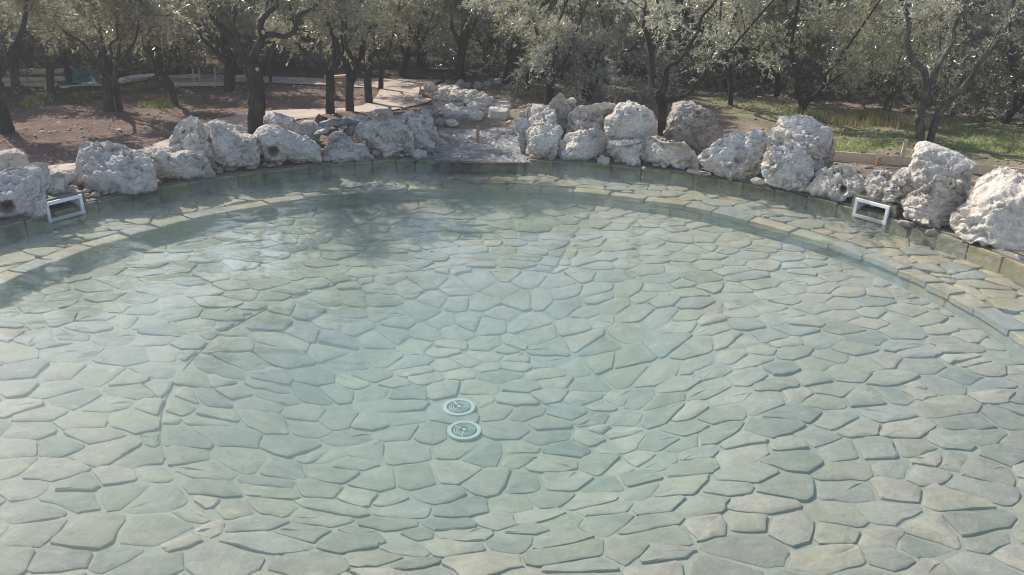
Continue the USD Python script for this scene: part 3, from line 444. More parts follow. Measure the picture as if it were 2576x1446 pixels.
# ------------------------------------------------------------------ boulders round the pool
ico = {s: trimesh.creation.icosphere(subdivisions=s) for s in (3, 4, 5)}
def rock(outline_uz, depth, seed, sub=5, rough=1.0, facets=9, layered=0.0, holes=()):
    """a stone whose outline across the view is outline_uz (metres: across, up), of the given half depth; local axes u, depth, z"""
    g = np.random.default_rng(seed); S = ico[sub].vertices.copy()
    o = shapely.geometry.polygon.orient(Polygon(outline_uz).buffer(0)); o = max(getattr(o, 'geoms', [o]), key=lambda p: p.area)
    c = np.array(o.representative_point().coords[0]); c = .5 * c + .5 * np.array(o.centroid.coords[0])
    E = np.array(o.segmentize(.02).exterior.coords)[:-1] - c
    th = np.arctan2(E[:, 1], E[:, 0]); rad = np.hypot(E[:, 0], E[:, 1]); s = np.argsort(th); th, rad = th[s], rad[s]
    tt = np.concatenate([th - 2 * math.pi, th, th + 2 * math.pi]); rd = np.tile(rad, 3)
    for kk in range(facets):                                  # flat broken faces on the front and back
        n = g.normal(0, .75, 3); n[1] = np.sign(n[1] - .25) * 1.0; n /= np.linalg.norm(n); off = g.uniform(.30, .72)
        ex = np.maximum(0, S @ n - off); S[:, 1] -= ex / n[1] * .95
    rho = np.hypot(ico[sub].vertices[:, 0], ico[sub].vertices[:, 2]); ang = np.arctan2(S[:, 2], S[:, 0])
    ro = np.interp(ang, tt, rd); k = np.power(np.clip(rho, 0, 1), .80)
    V = np.stack([c[0] + np.cos(ang) * ro * k, np.sign(S[:, 1]) * np.abs(S[:, 1]) ** .8 * depth, c[1] + np.sin(ang) * ro * k], 1)
    size = math.sqrt(o.area); P = V / size * 1.0 + g.uniform(0, 50, 3)
    m = tm(V, ico[sub].faces); N = m.vertex_normals
    a = meshkit.fbm(P * 2.6, 3, seed); b = 1 - np.abs(2 * meshkit.fbm(P * 4.3 + a[:, None] * .8, 4, seed + 1) - 1) * 2; f = 1 - np.abs(2 * meshkit.fbm(P * 9, 4, seed + 2) - 1) * 1.6
    pit = smoothstep(.60, .72, meshkit.noise(P * 7.5, seed + 3)) + .6 * smoothstep(.62, .74, meshkit.noise(P * 15, seed + 4))
    crack = (1 - smoothstep(.004, .030, np.abs(meshkit.fbm(P * 1.8 + 30, 4, seed + 8) - .5))) + .6 * (1 - smoothstep(.003, .022, np.abs(meshkit.fbm(P * 3.6 + 60, 3, seed + 9) - .5)))
    if layered: b = b * (1 - layered) + layered * (meshkit.fbm(P * [1.6, 1.6, 9], 3, seed + 5) * 2 - .4)
    mask = .35 + 1.1 * smoothstep(.40, .62, meshkit.fbm(P * 1.9 + 9, 3, seed + 7)); rough = rough * mask
    disp = size * (.10 * (a - .45) + rough * (.10 * (b - .50) + .080 * (f - .5) - .045 * pit) - .034 * crack)
    edge = 1 - .45 * smoothstep(.75, 1, rho)                   # keep the outline
    V = V + N * (disp * edge)[:, None]
    for hx, hz_, hr in holes:
        d = np.hypot(V[:, 0] - hx, V[:, 2] - hz_); front = V[:, 1] < 0
        V[:, 1] += np.where(front, depth * 1.1 * (1 - smoothstep(hr * .45, hr * 1.1, d)), 0)
    return tm(V, ico[sub].faces)
def edge_dist(az):                                             # distance to the far water's edge along az
    d = np.array([math.sin(az), math.cos(az)]); b = d @ C; return b + math.sqrt(b * b - C @ C + RW ** 2)
def boulder(name, outline, back, seed, mat, label, catg='boulder', zmin=None, dep=None, dist=None, group=None, holes=(), **kw):
    cx = np.mean([p[0] for p in outline]); cy = np.mean([p[1] for p in outline]); d = ray(cx, cy); az = math.atan2(d[0], d[1])
    D = (edge_dist(az) + back - (.13 if back < .46 else .05)) if dist is None else dist
    n = np.array([math.sin(az), math.cos(az), 0]); u = np.array([math.cos(az), -math.sin(az), 0])
    def uz(p): h = plane_hit(p[0], p[1], az, D); return (h @ u, h[2])
    Q = np.array([uz(p) for p in outline]); qc = Q.mean(0); Q = qc + (Q - qc) * [1.035, 1.05]
    if zmin is not None and Q[:, 1].min() > zmin:              # carries on down to the ground behind the stones in front
        zm, z0 = np.median(Q[:, 1]), Q[:, 1].min(); low = Q[:, 1] < zm; Q[low, 1] = zm - (zm - Q[low, 1]) * (zm - zmin) / (zm - z0)
    w, h = np.ptp(Q[:, 0]), np.ptp(Q[:, 1]); depth = dep or .40 * math.sqrt(w * h)
    m = rock(Q, depth, seed, holes=[(*uz(hh[:2]), hh[2]) for hh in holes], **kw)
    V = m.vertices; u0, z0 = Q[:, 0].mean(), Q[:, 1].min()
    V = np.column_stack([V[:, 0] - u0, V[:, 1], V[:, 2] - z0])
    pos = n * D + u * u0 + np.array([0, 0, z0]); W = V[:, :1] * u + V[:, 1:2] * n + V[:, 2:] * np.array([0, 0, 1.0])
    t = usdkit.mesh(stage, numbered('/World/' + name), tm(W, m.faces), mat, smooth=32)
    UsdGeom.Xformable(t).AddTranslateOp().Set(Gf.Vec3d(*map(float, pos)))
    return tag(t, label, catg, group)
def k5(*a): return [(x * .26118, 314.4 + y * .26118) for x, y in a]
def k6(*a): return [(644 + x * .26118, 251.6 + y * .26118) for x, y in a]
def k7(*a): return [(1288 + x * .26118, 251.6 + y * .26118) for x, y in a]
def k8(*a): return [(1932 + x * .26118, 314.4 + y * .26118) for x, y in a]
B = 'boulder'
boulder(B, k5((-260, 330), (-100, 270), (0, 258), (150, 240), (235, 285), (275, 340), (230, 430), (100, 470), (0, 500), (-240, 520)), .75, 1, M['lime_pink'], 'smooth rounded pinkish boulder cut by the left edge, set back on the soil', zmin=.02, rough=.35, facets=3)
boulder(B, k5((-330, 560), (-100, 520), (10, 490), (100, 440), (240, 418), (310, 390), (420, 382), (468, 450), (482, 540), (420, 640), (425, 800), (280, 885), (150, 945), (0, 965), (-300, 930)), .30, 2, M['lime_grey'], 'big smooth grey boulder at the left edge, left of the white skimmer', rough=.4, facets=3, holes=[(16, 514, .07)])
boulder(B, k5((485, 480), (560, 448), (620, 480), (648, 560), (655, 650), (560, 700), (470, 700), (440, 640)), .30, 3, M['lime_grey'], 'small grey boulder perched right above the left skimmer', rough=.8, sub=4)
boulder(B, k5((780, 240), (950, 220), (1210, 225), (1290, 300), (1420, 345), (1478, 420), (1495, 560), (1500, 600), (1330, 640), (1100, 665), (960, 715), (850, 755), (770, 742), (720, 640), (650, 575), (640, 520), (740, 480), (760, 340)), .36, 4, M['lime_grey'], 'long flat-topped pale boulder right of the left skimmer', rough=1.0, facets=4)
boulder(B, k5((1490, 270), (1540, 255), (1660, 292), (1800, 252), (1950, 300), (1990, 370), (2062, 470), (2060, 500), (1900, 545), (1700, 575), (1560, 545), (1510, 480), (1490, 420), (1430, 385), (1440, 330)), .26, 5, M['lime_grey'], 'knobbly grey boulder low at the water between the flat-topped and the peaked one', rough=1.4)
boulder(B, k5((1640, 160), (1690, 30), (1740, -20), (1840, -68), (1900, -40), (1950, 5), (2020, 45), (2070, 200), (2040, 330), (1900, 340), (1800, 330), (1660, 300)), .62, 6, M['lime_pink'], 'peaked boulder with a pinkish hollow, left bank, topmost of its heap', zmin=.0, rough=1.1)
boulder(B, k5((2040, 0), (2120, 8), (2230, 60), (2330, 112), (2440, 118), (2470, 200), (2490, 320), (2480, 400), (2310, 460), (2230, 495), (2100, 495), (2010, 440), (1980, 310), (2060, 220)), .34, 7, M['lime_grey'], 'bluish grey sloping boulder just left of the boulder with a hole', rough=1.0)
boulder(B, k6((80, 200), (110, 150), (160, 128), (240, 138), (350, 160), (400, 215), (490, 265), (520, 330), (400, 345), (250, 340), (90, 300)), .80, 8, M['lime_grey'], 'grey boulder behind and above the one with the round hole', zmin=.02, rough=.7)
boulder(B, k6((0, 340), (30, 290), (90, 258), (210, 252), (300, 300), (420, 348), (540, 385), (600, 450), (622, 590), (450, 618), (250, 662), (150, 674), (60, 640), (-10, 560), (-10, 420)), .34, 9, M['lime_grey'], 'broad smooth boulder with a deep round hole, left bank', rough=.5, facets=4, holes=[(686, 374, .075), (654, 396, .05)])
boulder(B, k6((430, 240), (470, 205), (540, 203), (625, 240), (600, 330), (540, 380), (450, 350)), .85, 10, M['lime_grey'], 'small grey boulder beside the left end of the slate heap', zmin=.03, sub=4, rough=.7)
boulder(B, k6((600, 500), (680, 450), (720, 345), (780, 303), (850, 330), (930, 400), (965, 475), (1050, 468), (1110, 540), (1142, 582), (1080, 608), (720, 614), (640, 585)), .28, 11, M['lime_grey'], 'low pale triangular boulder under the slate heap', rough=.9)
boulder(B, k6((940, 310), (1000, 258), (1110, 210), (1300, 195), (1405, 208), (1440, 262), (1500, 320), (1505, 540), (1440, 572), (1340, 602), (1230, 594), (1195, 530), (1080, 500), (1060, 420), (960, 345)), .36, 12, M['lime_grey'], 'layered boulder with a jutting cap ledge, left of the inlet', rough=1.1, layered=.75)
boulder(B, k6((1400, 200), (1430, 130), (1500, 108), (1545, 132), (1580, 195), (1680, 225), (1740, 290), (1745, 460), (1690, 545), (1600, 585), (1515, 575), (1480, 330)), .52, 13, M['lime_grey'], 'tall fluted boulder standing at the left corner of the inlet', rough=1.3, zmin=-.02)
boulder(B, k6((925, 185), (1000, 145), (1065, 170), (1105, 225), (1080, 300), (960, 300)), .95, 14, M['lime'], 'small pale boulder behind the layered one, left of the flat pale one', zmin=.02, sub=4)
boulder(B, k6((1055, 185), (1090, 130), (1150, 100), (1260, 88), (1312, 120), (1325, 195), (1250, 240), (1100, 240)), 1.15, 15, M['lime_pink'], 'flat pale boulder with a pinkish side behind the layered one', zmin=.03, sub=4)
boulder(B, k6((1320, 150), (1400, 140), (1440, 190), (1430, 240), (1330, 240)), 1.2, 16, M['lime_pink'], 'small pink stone squeezed behind the tall fluted boulder', zmin=.03, sub=4)
boulder(B, k6((1545, 150), (1640, 140), (1700, 185), (1720, 270), (1650, 330), (1560, 280)), .85, 17, M['lime_grey'], 'grey boulder shouldering the back of the tall fluted one', zmin=.02, sub=4)
boulder(B, k6((1560, 470), (1640, 500), (1650, 560), (1590, 600), (1520, 590), (1510, 500)), .12, 18, M['lime_grey'], 'small light stone at the foot of the tall fluted boulder', sub=4)
# right bank
boulder(B, k7((15, 175), (60, 180), (135, 170), (160, 260), (150, 420), (110, 520), (70, 420), (55, 300)), .45, 20, M['lime_grey'], 'dark shaded stone forming the right cheek of the inlet', zmin=-.02, sub=4)
boulder(B, k7((138, 90), (200, 40), (300, 68), (312, 110), (260, 260), (190, 300), (140, 290)), .75, 21, M['lime'], 'narrow upright pale stone at the left end of the right bank', zmin=0, sub=4)
boulder(B, k7((188, 230), (205, 140), (235, 98), (300, 88), (412, 108), (430, 270), (400, 340), (190, 330)), .50, 22, M['lime'], 'squarish white boulder in the second row beside the inlet', zmin=0)
boulder(B, k7((330, 120), (370, 20), (400, -30), (462, -68), (520, -20), (590, -5), (612, 60), (590, 180), (535, 300), (430, 300)), .85, 23, M['lime_pink'], 'tall peaked rough boulder in the back row of the right bank', zmin=0, rough=1.5)
boulder(B, k7((530, 200), (560, 130), (640, 60), (740, 38), (900, 22), (1000, 40), (985, 150), (930, 300), (780, 330), (600, 340), (540, 330)), .65, 24, M['lime_pink'], 'large rough sloping boulder between the peaked and the bright flat-faced one', zmin=0, rough=1.3)
boulder(B, k7((905, 165), (980, 128), (1010, 60), (1130, 33), (1270, 70), (1340, 110), (1397, 200), (1392, 350), (1290, 395), (1100, 420), (920, 410)), .52, 25, M['lime'], 'biggest bright flat-faced boulder in front of the big forked olive', zmin=0, rough=.8, facets=7)
boulder(B, k7((125, 310), (160, 285), (240, 268), (340, 260), (460, 275), (492, 340), (445, 430), (395, 540), (330, 565), (200, 565), (160, 480), (145, 390)), .26, 26, M['lime_pink'], 'rounded front boulder with a brown hollow beside the inlet', rough=.7)
boulder(B, k7((450, 430), (560, 348), (640, 308), (770, 268), (880, 310), (917, 410), (900, 475), (810, 565), (560, 610), (440, 585), (428, 530)), .26, 27, M['lime_pink'], 'front boulder with pale crust over a brown underside, second from the inlet', rough=.8, facets=6)
boulder(B, k7((920, 470), (930, 400), (1080, 383), (1250, 385), (1272, 430), (1222, 530), (1222, 600), (1170, 648), (1080, 642), (980, 572)), .26, 28, M['lime_pink'], 'wedge-shaped front boulder with a level white top, below the bright flat-faced one', rough=1.1)
boulder(B, k7((1300, 390), (1350, 353), (1430, 390), (1560, 368), (1655, 390), (1740, 470), (1792, 540), (1780, 640), (1680, 668), (1430, 625), (1280, 605), (1230, 545), (1260, 460)), .28, 29, M['lime'], 'saddle-backed smooth front boulder below the brown one', rough=.6)
boulder(B, k7((1470, 330), (1520, 240), (1540, 100), (1580, 45), (1640, 18), (1740, 38), (1900, 130), (1950, 220), (2020, 300), (2000, 390), (1880, 480), (1750, 480), (1640, 440), (1480, 400)), .70, 30, M['lime_brown'], 'large brown-stained leaning boulder right of the big forked olive', zmin=0, rough=1.1)
boulder(B, k7((1810, 540), (1870, 470), (1940, 430), (2060, 340), (2150, 308), (2230, 350), (2330, 308), (2430, 330), (2455, 420), (2420, 560), (2380, 650), (2330, 722), (2200, 785), (2080, 744), (1900, 655), (1840, 605)), .32, 31, M['lime'], 'big pale boulder with a notched top, left of the capped heap', rough=1.0, facets=6)
boulder(B, k8((85, 0), (95, -40), (120, -76), (270, -80), (420, -70), (500, 0), (520, 60), (300, 90), (100, 80)), .72, 32, M['lime'], 'cap stone lying on top of the tallest heap on the right bank', rough=.8, sub=4)
boulder(B, k8((-10, 170), (40, 45), (180, 25), (350, 22), (500, 15), (592, 42), (627, 130), (632, 280), (612, 410), (520, 480), (380, 440), (200, 400), (30, 350)), .74, 33, M['lime_pink'], 'largest block of the heap on the right bank, under the cap stone', zmin=-.02, rough=1.1, facets=7)
boulder(B, k8((-40, 420), (0, 290), (30, 240), (150, 240), (270, 208), (350, 270), (432, 380), (422, 470), (360, 585), (250, 625), (150, 595), (0, 545)), .20, 34, M['lime'], 'rough upright front boulder leaning against the capped heap', rough=1.4)
boulder(B, k8((360, 620), (480, 520), (600, 430), (690, 383), (810, 400), (860, 490), (945, 580), (955, 640), (890, 705), (780, 726), (640, 730), (500, 706), (380, 655)), .28, 35, M['lime'], 'pitted front boulder left of the right skimmer', rough=1.1, holes=[(2122, 472, .045)])
boulder(B, k8((940, 540), (980, 470), (1060, 448), (1170, 480), (1300, 428), (1352, 430), (1392, 600), (1372, 690), (1300, 745), (1200, 720), (1000, 690), (950, 620)), .24, 36, M['lime_pink'], 'craggy boulder resting over the right skimmer', rough=1.4)
boulder(B, k8((1370, 400), (1400, 330), (1445, 190), (1530, 178), (1780, 260), (2000, 380), (1965, 470), (1950, 545), (1880, 610), (1600, 640), (1390, 640)), .85, 37, M['lime'], 'smooth flat-sided grey boulder tilted up behind the right skimmer', zmin=.02, rough=.3, facets=3, dep=.22)
boulder(B, k8((1298, 740), (1420, 640), (1560, 560), (1630, 468), (1760, 510), (1870, 600), (1922, 740), (1872, 835), (1790, 915), (1650, 955), (1500, 945), (1330, 875)), .30, 38, M['lime_pink'], 'layered craggy front boulder right of the right skimmer', rough=1.3, layered=.5)
boulder(B, k8((1778, 920), (1830, 850), (1920, 760), (2000, 600), (2130, 520), (2250, 468), (2400, 508), (2550, 600), (2720, 750), (2760, 1000), (2700, 1200), (2500, 1235), (2350, 1258), (2150, 1185), (2020, 1105), (1880, 1085), (1800, 1005)), .40, 39, M['lime'], 'huge white craggy boulder cut by the right edge', rough=1.2, facets=7)
for pts, bk, lab, mt_ in ((k7((820, 580), (860, 530), (940, 560), (932, 625), (840, 625)), .08, 'small grey filler stone between the brown-bellied and the wedge-shaped boulder', 'lime_grey'),
        (k7((1670, 690), (1700, 676), (1900, 680), (1922, 708), (1800, 722)), .0, 'thin flat pale stone at the water below the saddle-backed boulder', 'lime_grey'),
        (k7((2290, 770), (2340, 745), (2420, 760), (2430, 800), (2350, 815)), .05, 'small flat stone at the water below the notched boulder', 'lime_grey'),
        (k7((1245, 660), (1270, 640), (1300, 655), (1290, 685)), .0, 'tiny pinkish stone at the water right of the wedge-shaped boulder', 'lime_pink'),
        (k8((1390, 608), (1440, 608), (1435, 655), (1392, 660)), .45, 'small bright white stone wedged behind the right skimmer', 'lime'),
        (k8((1505, 1030), (1540, 1000), (1605, 1000), (1650, 1060), (1580, 1080), (1520, 1065)), -.12, 'yellowish stone sunk in shallow water below the craggy front boulder', 'lime_brown'),
        (k8((2370, 1255), (2400, 1240), (2460, 1280), (2480, 1330), (2420, 1320)), .0, 'small grey stone under the huge white boulder', 'lime_grey'),
        (k8((1240, 940), (1280, 915), (1400, 940), (1440, 980), (1340, 1010)), .0, 'flat mossy stone at the foot of the right skimmer', 'lime_brown'),
        (k8((430, 480), (500, 430), (560, 400), (590, 440), (540, 500), (460, 530)), .42, 'grey rubble stone in the shade of the capped heap', 'lime_grey'),
        (k5((655, 590), (700, 575), (740, 640), (720, 680), (660, 650)), .18, 'small dark stone by the right corner of the left skimmer', 'lime_brown')):
    boulder('small_stone', pts, bk, int(abs(pts[0][0] * 7)) % 9973, M[mt_], lab, 'stone', sub=3, rough=.7)
# dark slabs of slate heaped on the left bank
for i, (pts, bk, lab) in enumerate([((( 610, 220), (720, 180), (880, 174), (1000, 208), (930, 228), (760, 224), (640, 236)), .62, 'topmost dark slate slab lying flat on the left bank'),
        (((555, 318), (600, 270), (680, 230), (725, 238), (700, 290), (620, 330)), .58, 'slate slab leaning down at the left end of the slate heap'),
        (((720, 232), (800, 215), (895, 222), (880, 250), (780, 285), (740, 270)), .56, 'middle slate slab under the topmost one'),
        (((838, 318), (870, 260), (920, 232), (975, 222), (982, 290), (905, 335)), .52, 'slate slab tilted at the right end of the slate heap'),
        (((620, 330), (700, 296), (795, 288), (812, 312), (760, 348), (660, 350)), .50, 'lowest slate slab above the pale triangular boulder')]):
    boulder('slate_slab', k6(*pts), bk, 60 + i, M['slate'], lab, 'slab', sub=4, rough=.35, facets=6, dep=.22)
boulder('root_clump', k6((575, 205), (585, 165), (605, 142), (640, 155), (690, 165), (680, 205), (640, 225), (590, 222)), .80, 70, M['rootball'], 'dark dry root clump lying at the foot of the low Y forked olive', 'root clump', sub=4, rough=1.8)
# stones of the dry stream and its flat slabs
def k9(*a): return [(1038 + x * .17395, 176 + y * .17395) for x, y in a]
def blob(x, y, w, h, s):
    g = np.random.default_rng(s); a = np.linspace(0, 2 * math.pi, 9, endpoint=False)
    return k9(*[(x + math.cos(t) * w / 2 * g.uniform(.85, 1.1), y - math.sin(t) * h / 2 * g.uniform(.85, 1.1)) for t in a])
STREAM = [(250, 260, 190, 150, 'grey heaped rock at the near left of the upper stream bank'), (130, 330, 90, 110, 'dark rock at the path corner of the stream'), (350, 365, 160, 90, 'pinkish rock at the foot of the heaped grey one'), (505, 200, 120, 100, 'brown pointed rock on the upper stream bank'), (690, 205, 130, 140, 'tall pink rock in the middle of the upper stream bank'), (580, 175, 70, 40, 'low pale rock behind the brown pointed one'), (800, 215, 110, 90, 'grey rock right of the tall pink one'), (940, 220, 110, 110, 'pinkish rock at the right of the upper bank'), (780, 300, 180, 60, 'flat pink rock in front of the upper bank'), (1080, 210, 140, 100, 'rounded pale pink rock standing apart by the broad black trunk'), (1228, 205, 150, 90, 'square-cut pink rock beside the broad black trunk'), (1230, 148, 130, 50, 'grey flat block lying on the square-cut rock'), (1325, 235, 40, 30, 'small light rock at the foot of the broad black trunk'), (870, 340, 110, 70, 'pale pointed rock heading the cobble bank'), (970, 360, 90, 60, 'pale rock on the cobble bank, right of the pointed one'), (1060, 420, 100, 60, 'flat light rock on the cobble bank'), (1165, 440, 110, 50, 'low slab rock at the right of the cobble bank'), (220, 600, 190, 190, 'reddish rock left of the light path end'), (80, 620, 110, 60, 'low pink rock behind the tall fluted boulder'), (360, 640, 110, 70, 'pinkish rock beside the reddish one'), (420, 760, 200, 130, 'brown shaded rock nearest the inlet'), (600, 710, 190, 130, 'rounded mossy rock in the lower stream bank'), (755, 685, 130, 110, 'rounded rock right of the mossy one'), (810, 615, 120, 90, 'dark rock in the lower stream bank'), (930, 650, 140, 100, 'brownish rock at the right of the lower bank'), (1030, 600, 180, 110, 'broad pinkish rock beside the squared slab'), (200, 690, 180, 80, 'pale rock behind the left bank of boulders'), (330, 590, 90, 50, 'small rock at the corner of the light path end'), (420, 930, 110, 70, 'crumbly grey rock at the back left of the inlet'), (490, 950, 70, 50, 'small grey rock beside the crumbly one at the inlet'), (1590, 640, 110, 90, 'pale rock behind the right cheek of the inlet'), (560, 770, 60, 30, 'small white stone before the rounded mossy rock')]
for i, (x, y, w, h, lab) in enumerate(STREAM):
    o = blob(x, y, w, h, 300 + i); p = at(o[0][0], max(q[1] for q in o), .10); D = math.hypot(p[0], p[1])
    boulder('stream_rock', o, 0, 400 + i, M[('lime_pink', 'lime', 'lime_brown', 'lime_grey')[0 if 'pink' in lab or 'red' in lab else 2 if 'brown' in lab or 'dark' in lab or 'mossy' in lab else 3 if 'grey' in lab else 1]], lab, 'rock', dist=D + .12 * w / 150, sub=4 if w > 100 else 3, zmin=.06, rough=1.1)
def flat_slab(name, pts, z0, z1, mat, lab, catg):
    P = Polygon([at(*q, z1)[:2] for q in k9(*pts)]).buffer(.03).buffer(-.03).segmentize(.12); g = np.random.default_rng(len(lab))
    A = np.array(shapely.geometry.polygon.orient(P).exterior.coords)[:-1]; A += g.normal(0, .012, A.shape)
    m = stone_mesh(Polygon(A), lambda x, y: np.full(np.shape(x), z1), z1 - z0, g, .02); c = m.vertices.mean(0); c[2] = z0
    o = usdkit.mesh(stage, numbered('/World/' + name), tm(m.vertices - c, m.faces), mat, smooth=30); UsdGeom.Xformable(o).AddTranslateOp().Set(Gf.Vec3d(*map(float, c))); tag(o, lab, catg)
flat_slab('stone_slab', ((1095, 540), (1200, 535), (1385, 550), (1395, 570), (1320, 595), (1130, 585)), .06, .22, M['lime'], 'squared pale slab with a tan side, right of the stream', 'slab')
flat_slab('stone_slab', ((1110, 480), (1190, 460), (1270, 450), (1400, 448), (1460, 475), (1400, 520), (1290, 535), (1130, 530)), .06, .17, M['lime_grey'], 'broad flat grey-white slab behind the squared one', 'slab')
flat_slab('stone_slab', ((290, 470), (420, 460), (730, 472), (560, 545), (360, 570)), .06, .17, M['path'], 'light pointed concrete path end beside the stream', 'slab')
rc = np.random.default_rng(5); cobs = []
for poly, n in ((Polygon(k9((400, 260), (680, 260), (620, 330), (420, 340))), 90), (Polygon(k9((330, 420), (600, 370), (900, 340), (1160, 440), (1100, 540), (960, 570), (800, 530), (740, 470), (420, 455))), 330), (Polygon(k9((400, 650), (560, 560), (720, 590), (860, 560), (960, 580), (900, 680), (560, 700))), 200), (Polygon(k9((840, 700), (1000, 660), (900, 720))), 25), (Polygon(k9((480, 780), (620, 790), (560, 800))), 10)):
    x0, y0, x1, y1 = poly.bounds; c = 0
    while c < n:
        x, y = rc.uniform(x0, x1), rc.uniform(y0, y1)
        if not poly.contains(Point(x, y)): continue
        p = at(x, y, .12); s = rc.uniform(.03, .075); m = trimesh.creation.icosphere(subdivisions=1); V = m.vertices * [s * rc.uniform(.8, 1.5), s * rc.uniform(.8, 1.3), s * rc.uniform(.5, .8)] * (1 + rc.normal(0, .08, (len(m.vertices), 1)))
        a = rc.uniform(0, 6.28); V = V @ np.array([[math.cos(a), -math.sin(a), 0], [math.sin(a), math.cos(a), 0], [0, 0, 1]]); cobs.append(tm(V + [p[0], p[1], .12 + rc.uniform(-.01, .06)], m.faces)); c += 1
obj('cobbles', cat(cobs), M['lime'], smooth=50, kind='stuff', label='grey white cobbles filling the bed of the dry stream', cat='cobbles')
# scattered pebbles and clods on the soil
peb = []
for i in range(2600):
    x, y = rc.uniform(-60, 2640), 195 + 250 * rc.random() ** 1.3
    p = at(x, y, .1)
    if math.hypot(p[0] - C[0], p[1] - C[1]) < RW + .35 or path_poly.contains(Point(p[0], p[1])) or inlet.contains(Point(p[0], p[1])): continue
    s = rc.uniform(.008, .028) * (1.6 if rc.random() < .05 else 1); m = trimesh.creation.icosphere(subdivisions=0); peb.append((p, s, m.vertices * (1 + rc.normal(0, .2, (12, 1))) * [s * 1.3, s, s * .7], m.faces))
pz = hz(np.array([p[0][0] for p in peb]), np.array([p[0][1] for p in peb]))
M['pebble'] = look('pebble_look', [(.3, (.16, .12, .10)), (.55, (.30, .25, .21)), (.7, (.52, .48, .44))], 3.3, rough=.9)
obj('pebbles', cat([tm(v + [p[0], p[1], z + s * .3], f) for (p, s, v, f), z in zip(peb, pz)]), M['pebble'], smooth=60, kind='stuff', label='pebbles and clods scattered over the bare ground', cat='pebbles')

rub = []; gr = np.random.default_rng(91)
for k in range(520):
    az = math.radians(gr.uniform(-60, 62)); r = RW + .08 + abs(gr.normal(0, .22)); x, y = C[0] + r * math.sin(az), C[1] + r * math.cos(az)
    if inlet.buffer(.05).contains(Point(x, y)): continue
    sz = gr.uniform(.012, .05) * (1.5 if gr.random() < .12 else 1); m = trimesh.creation.icosphere(subdivisions=1); V = m.vertices * [sz * gr.uniform(.8, 1.5), sz, sz * gr.uniform(.5, .8)] * (1 + gr.normal(0, .12, (len(m.vertices), 1)))
    a = gr.uniform(0, 6.28); V = V @ np.array([[math.cos(a), -math.sin(a), 0], [math.sin(a), math.cos(a), 0], [0, 0, 1]]); rub.append(tm(V + [x, y, float(hz(x, y)) + sz * .3], m.faces))
obj('rubble', cat(rub), M['pebble'], smooth=40, kind='stuff', label='small rubble packed in the gaps between the boulders of the pool bank', cat='rubble')
n = 9000; q = np.column_stack([gr.uniform(-13, 13, n), gr.uniform(9.5, 19, n)]); keep = np.hypot(q[:, 0] - C[0], q[:, 1] - C[1]) > RW + .4; keep &= gr.random(n) < .25 + .75 * smoothstep(.4, .6, meshkit.fbm(np.column_stack([q * .8, 0 * q[:, 0]]), 3, 44)); q = q[keep]; n = len(q)
a = gr.uniform(0, 6.28, n); l = gr.uniform(.02, .045, n); z = hz(q[:, 0], q[:, 1]) + .012; d = np.column_stack([np.cos(a), np.sin(a), gr.normal(0, .25, n)]) * l[:, None]; sd = np.column_stack([-np.sin(a), np.cos(a), gr.normal(0, .4, n)]) * (l * .16)[:, None]; b = np.column_stack([q, z])
k = np.arange(n)[:, None] * 4
M['litter'] = look('dry_leaf', [(.3, (.16, .12, .085)), (.5, (.27, .22, .16)), (.7, (.38, .34, .27))], 9, rough=.8, bump=.05)
obj('leaf_litter', tm(np.stack([b, b + d * .5 + sd, b + d, b + d * .5 - sd], 1).reshape(-1, 3), np.vstack([k + [0, 1, 2], k + [0, 2, 3]])), M['litter'], kind='stuff', label='dry fallen olive leaves strewn over the ground', cat='leaf litter')

# ------------------------------------------------------------------ skimmers
def skimmer(px, py, w, lab):
    p = at(px, py, .0); a = math.atan2(p[1] - C[1], p[0] - C[0]); r = RW - .03
    t = thing('pool_skimmer', (C[0] + r * math.cos(a), C[1] + r * math.sin(a), 0), a - math.pi / 2, label=lab, cat='skimmer')   # local +y points away from the pool
    h0, h1, b = -.075, .135, .036
    bx = lambda x0, x1, y0, y1, z0, z1: trimesh.creation.box(bounds=[(x0, y0, z0), (x1, y1, z1)])
    fr = [beam((-w/2, 0, h1 - b/2), (w/2, 0, h1 - b/2), .03, b), beam((-w/2, 0, h0 + b/2), (w/2, 0, h0 + b/2), .03, b), beam((-w/2 + b/2, 0, h0 + b + .0005), (-w/2 + b/2, 0, h1 - b - .0005), b, .03, up=(0, 1, 0)), beam((w/2 - b/2, 0, h0 + b + .0005), (w/2 - b/2, 0, h1 - b - .0005), b, .03, up=(0, 1, 0))]
    obj('frame', cat(fr), M['plastic'], t)
    iw, i0, i1 = w/2 - b, h0 + b, h1 - b
    obj('throat', cat([bx(-iw - .012, -iw, .016, .26, i0 - .012, i1 + .012), bx(iw, iw + .012, .016, .26, i0 - .012, i1 + .012), bx(-iw, iw, .016, .26, i1, i1 + .012), bx(-iw, iw, .016, .26, i0 - .012, i0)]), M['plastic'], t)
    obj('back_plate', bx(-iw - .012, iw + .012, .261, .275, i0 - .012, i1 + .012), M['dark'], t)
    obj('mortar_collar', cat([bx(-w/2 - .05, w/2 + .05, .032, .30, h1 - .03, h1 + .015), bx(-w/2 - .06, -w/2 + .028, .034, .29, h0, h1 - .031), bx(w/2 - .028, w/2 + .06, .034, .29, h0, h1 - .031)]).subdivide().subdivide(), M['wall'], t)
    obj('weir_flap', beam((-iw + .006, .09, -.008), (iw - .006, .09, -.008), .012, .045), M['plastic'], t)
    return t
skimmer(156, 528, .40, 'white plastic skimmer frame in the left bank under the big grey boulder')
skimmer(2218, 530, .40, 'white plastic skimmer frame in the right bank under the craggy boulder')

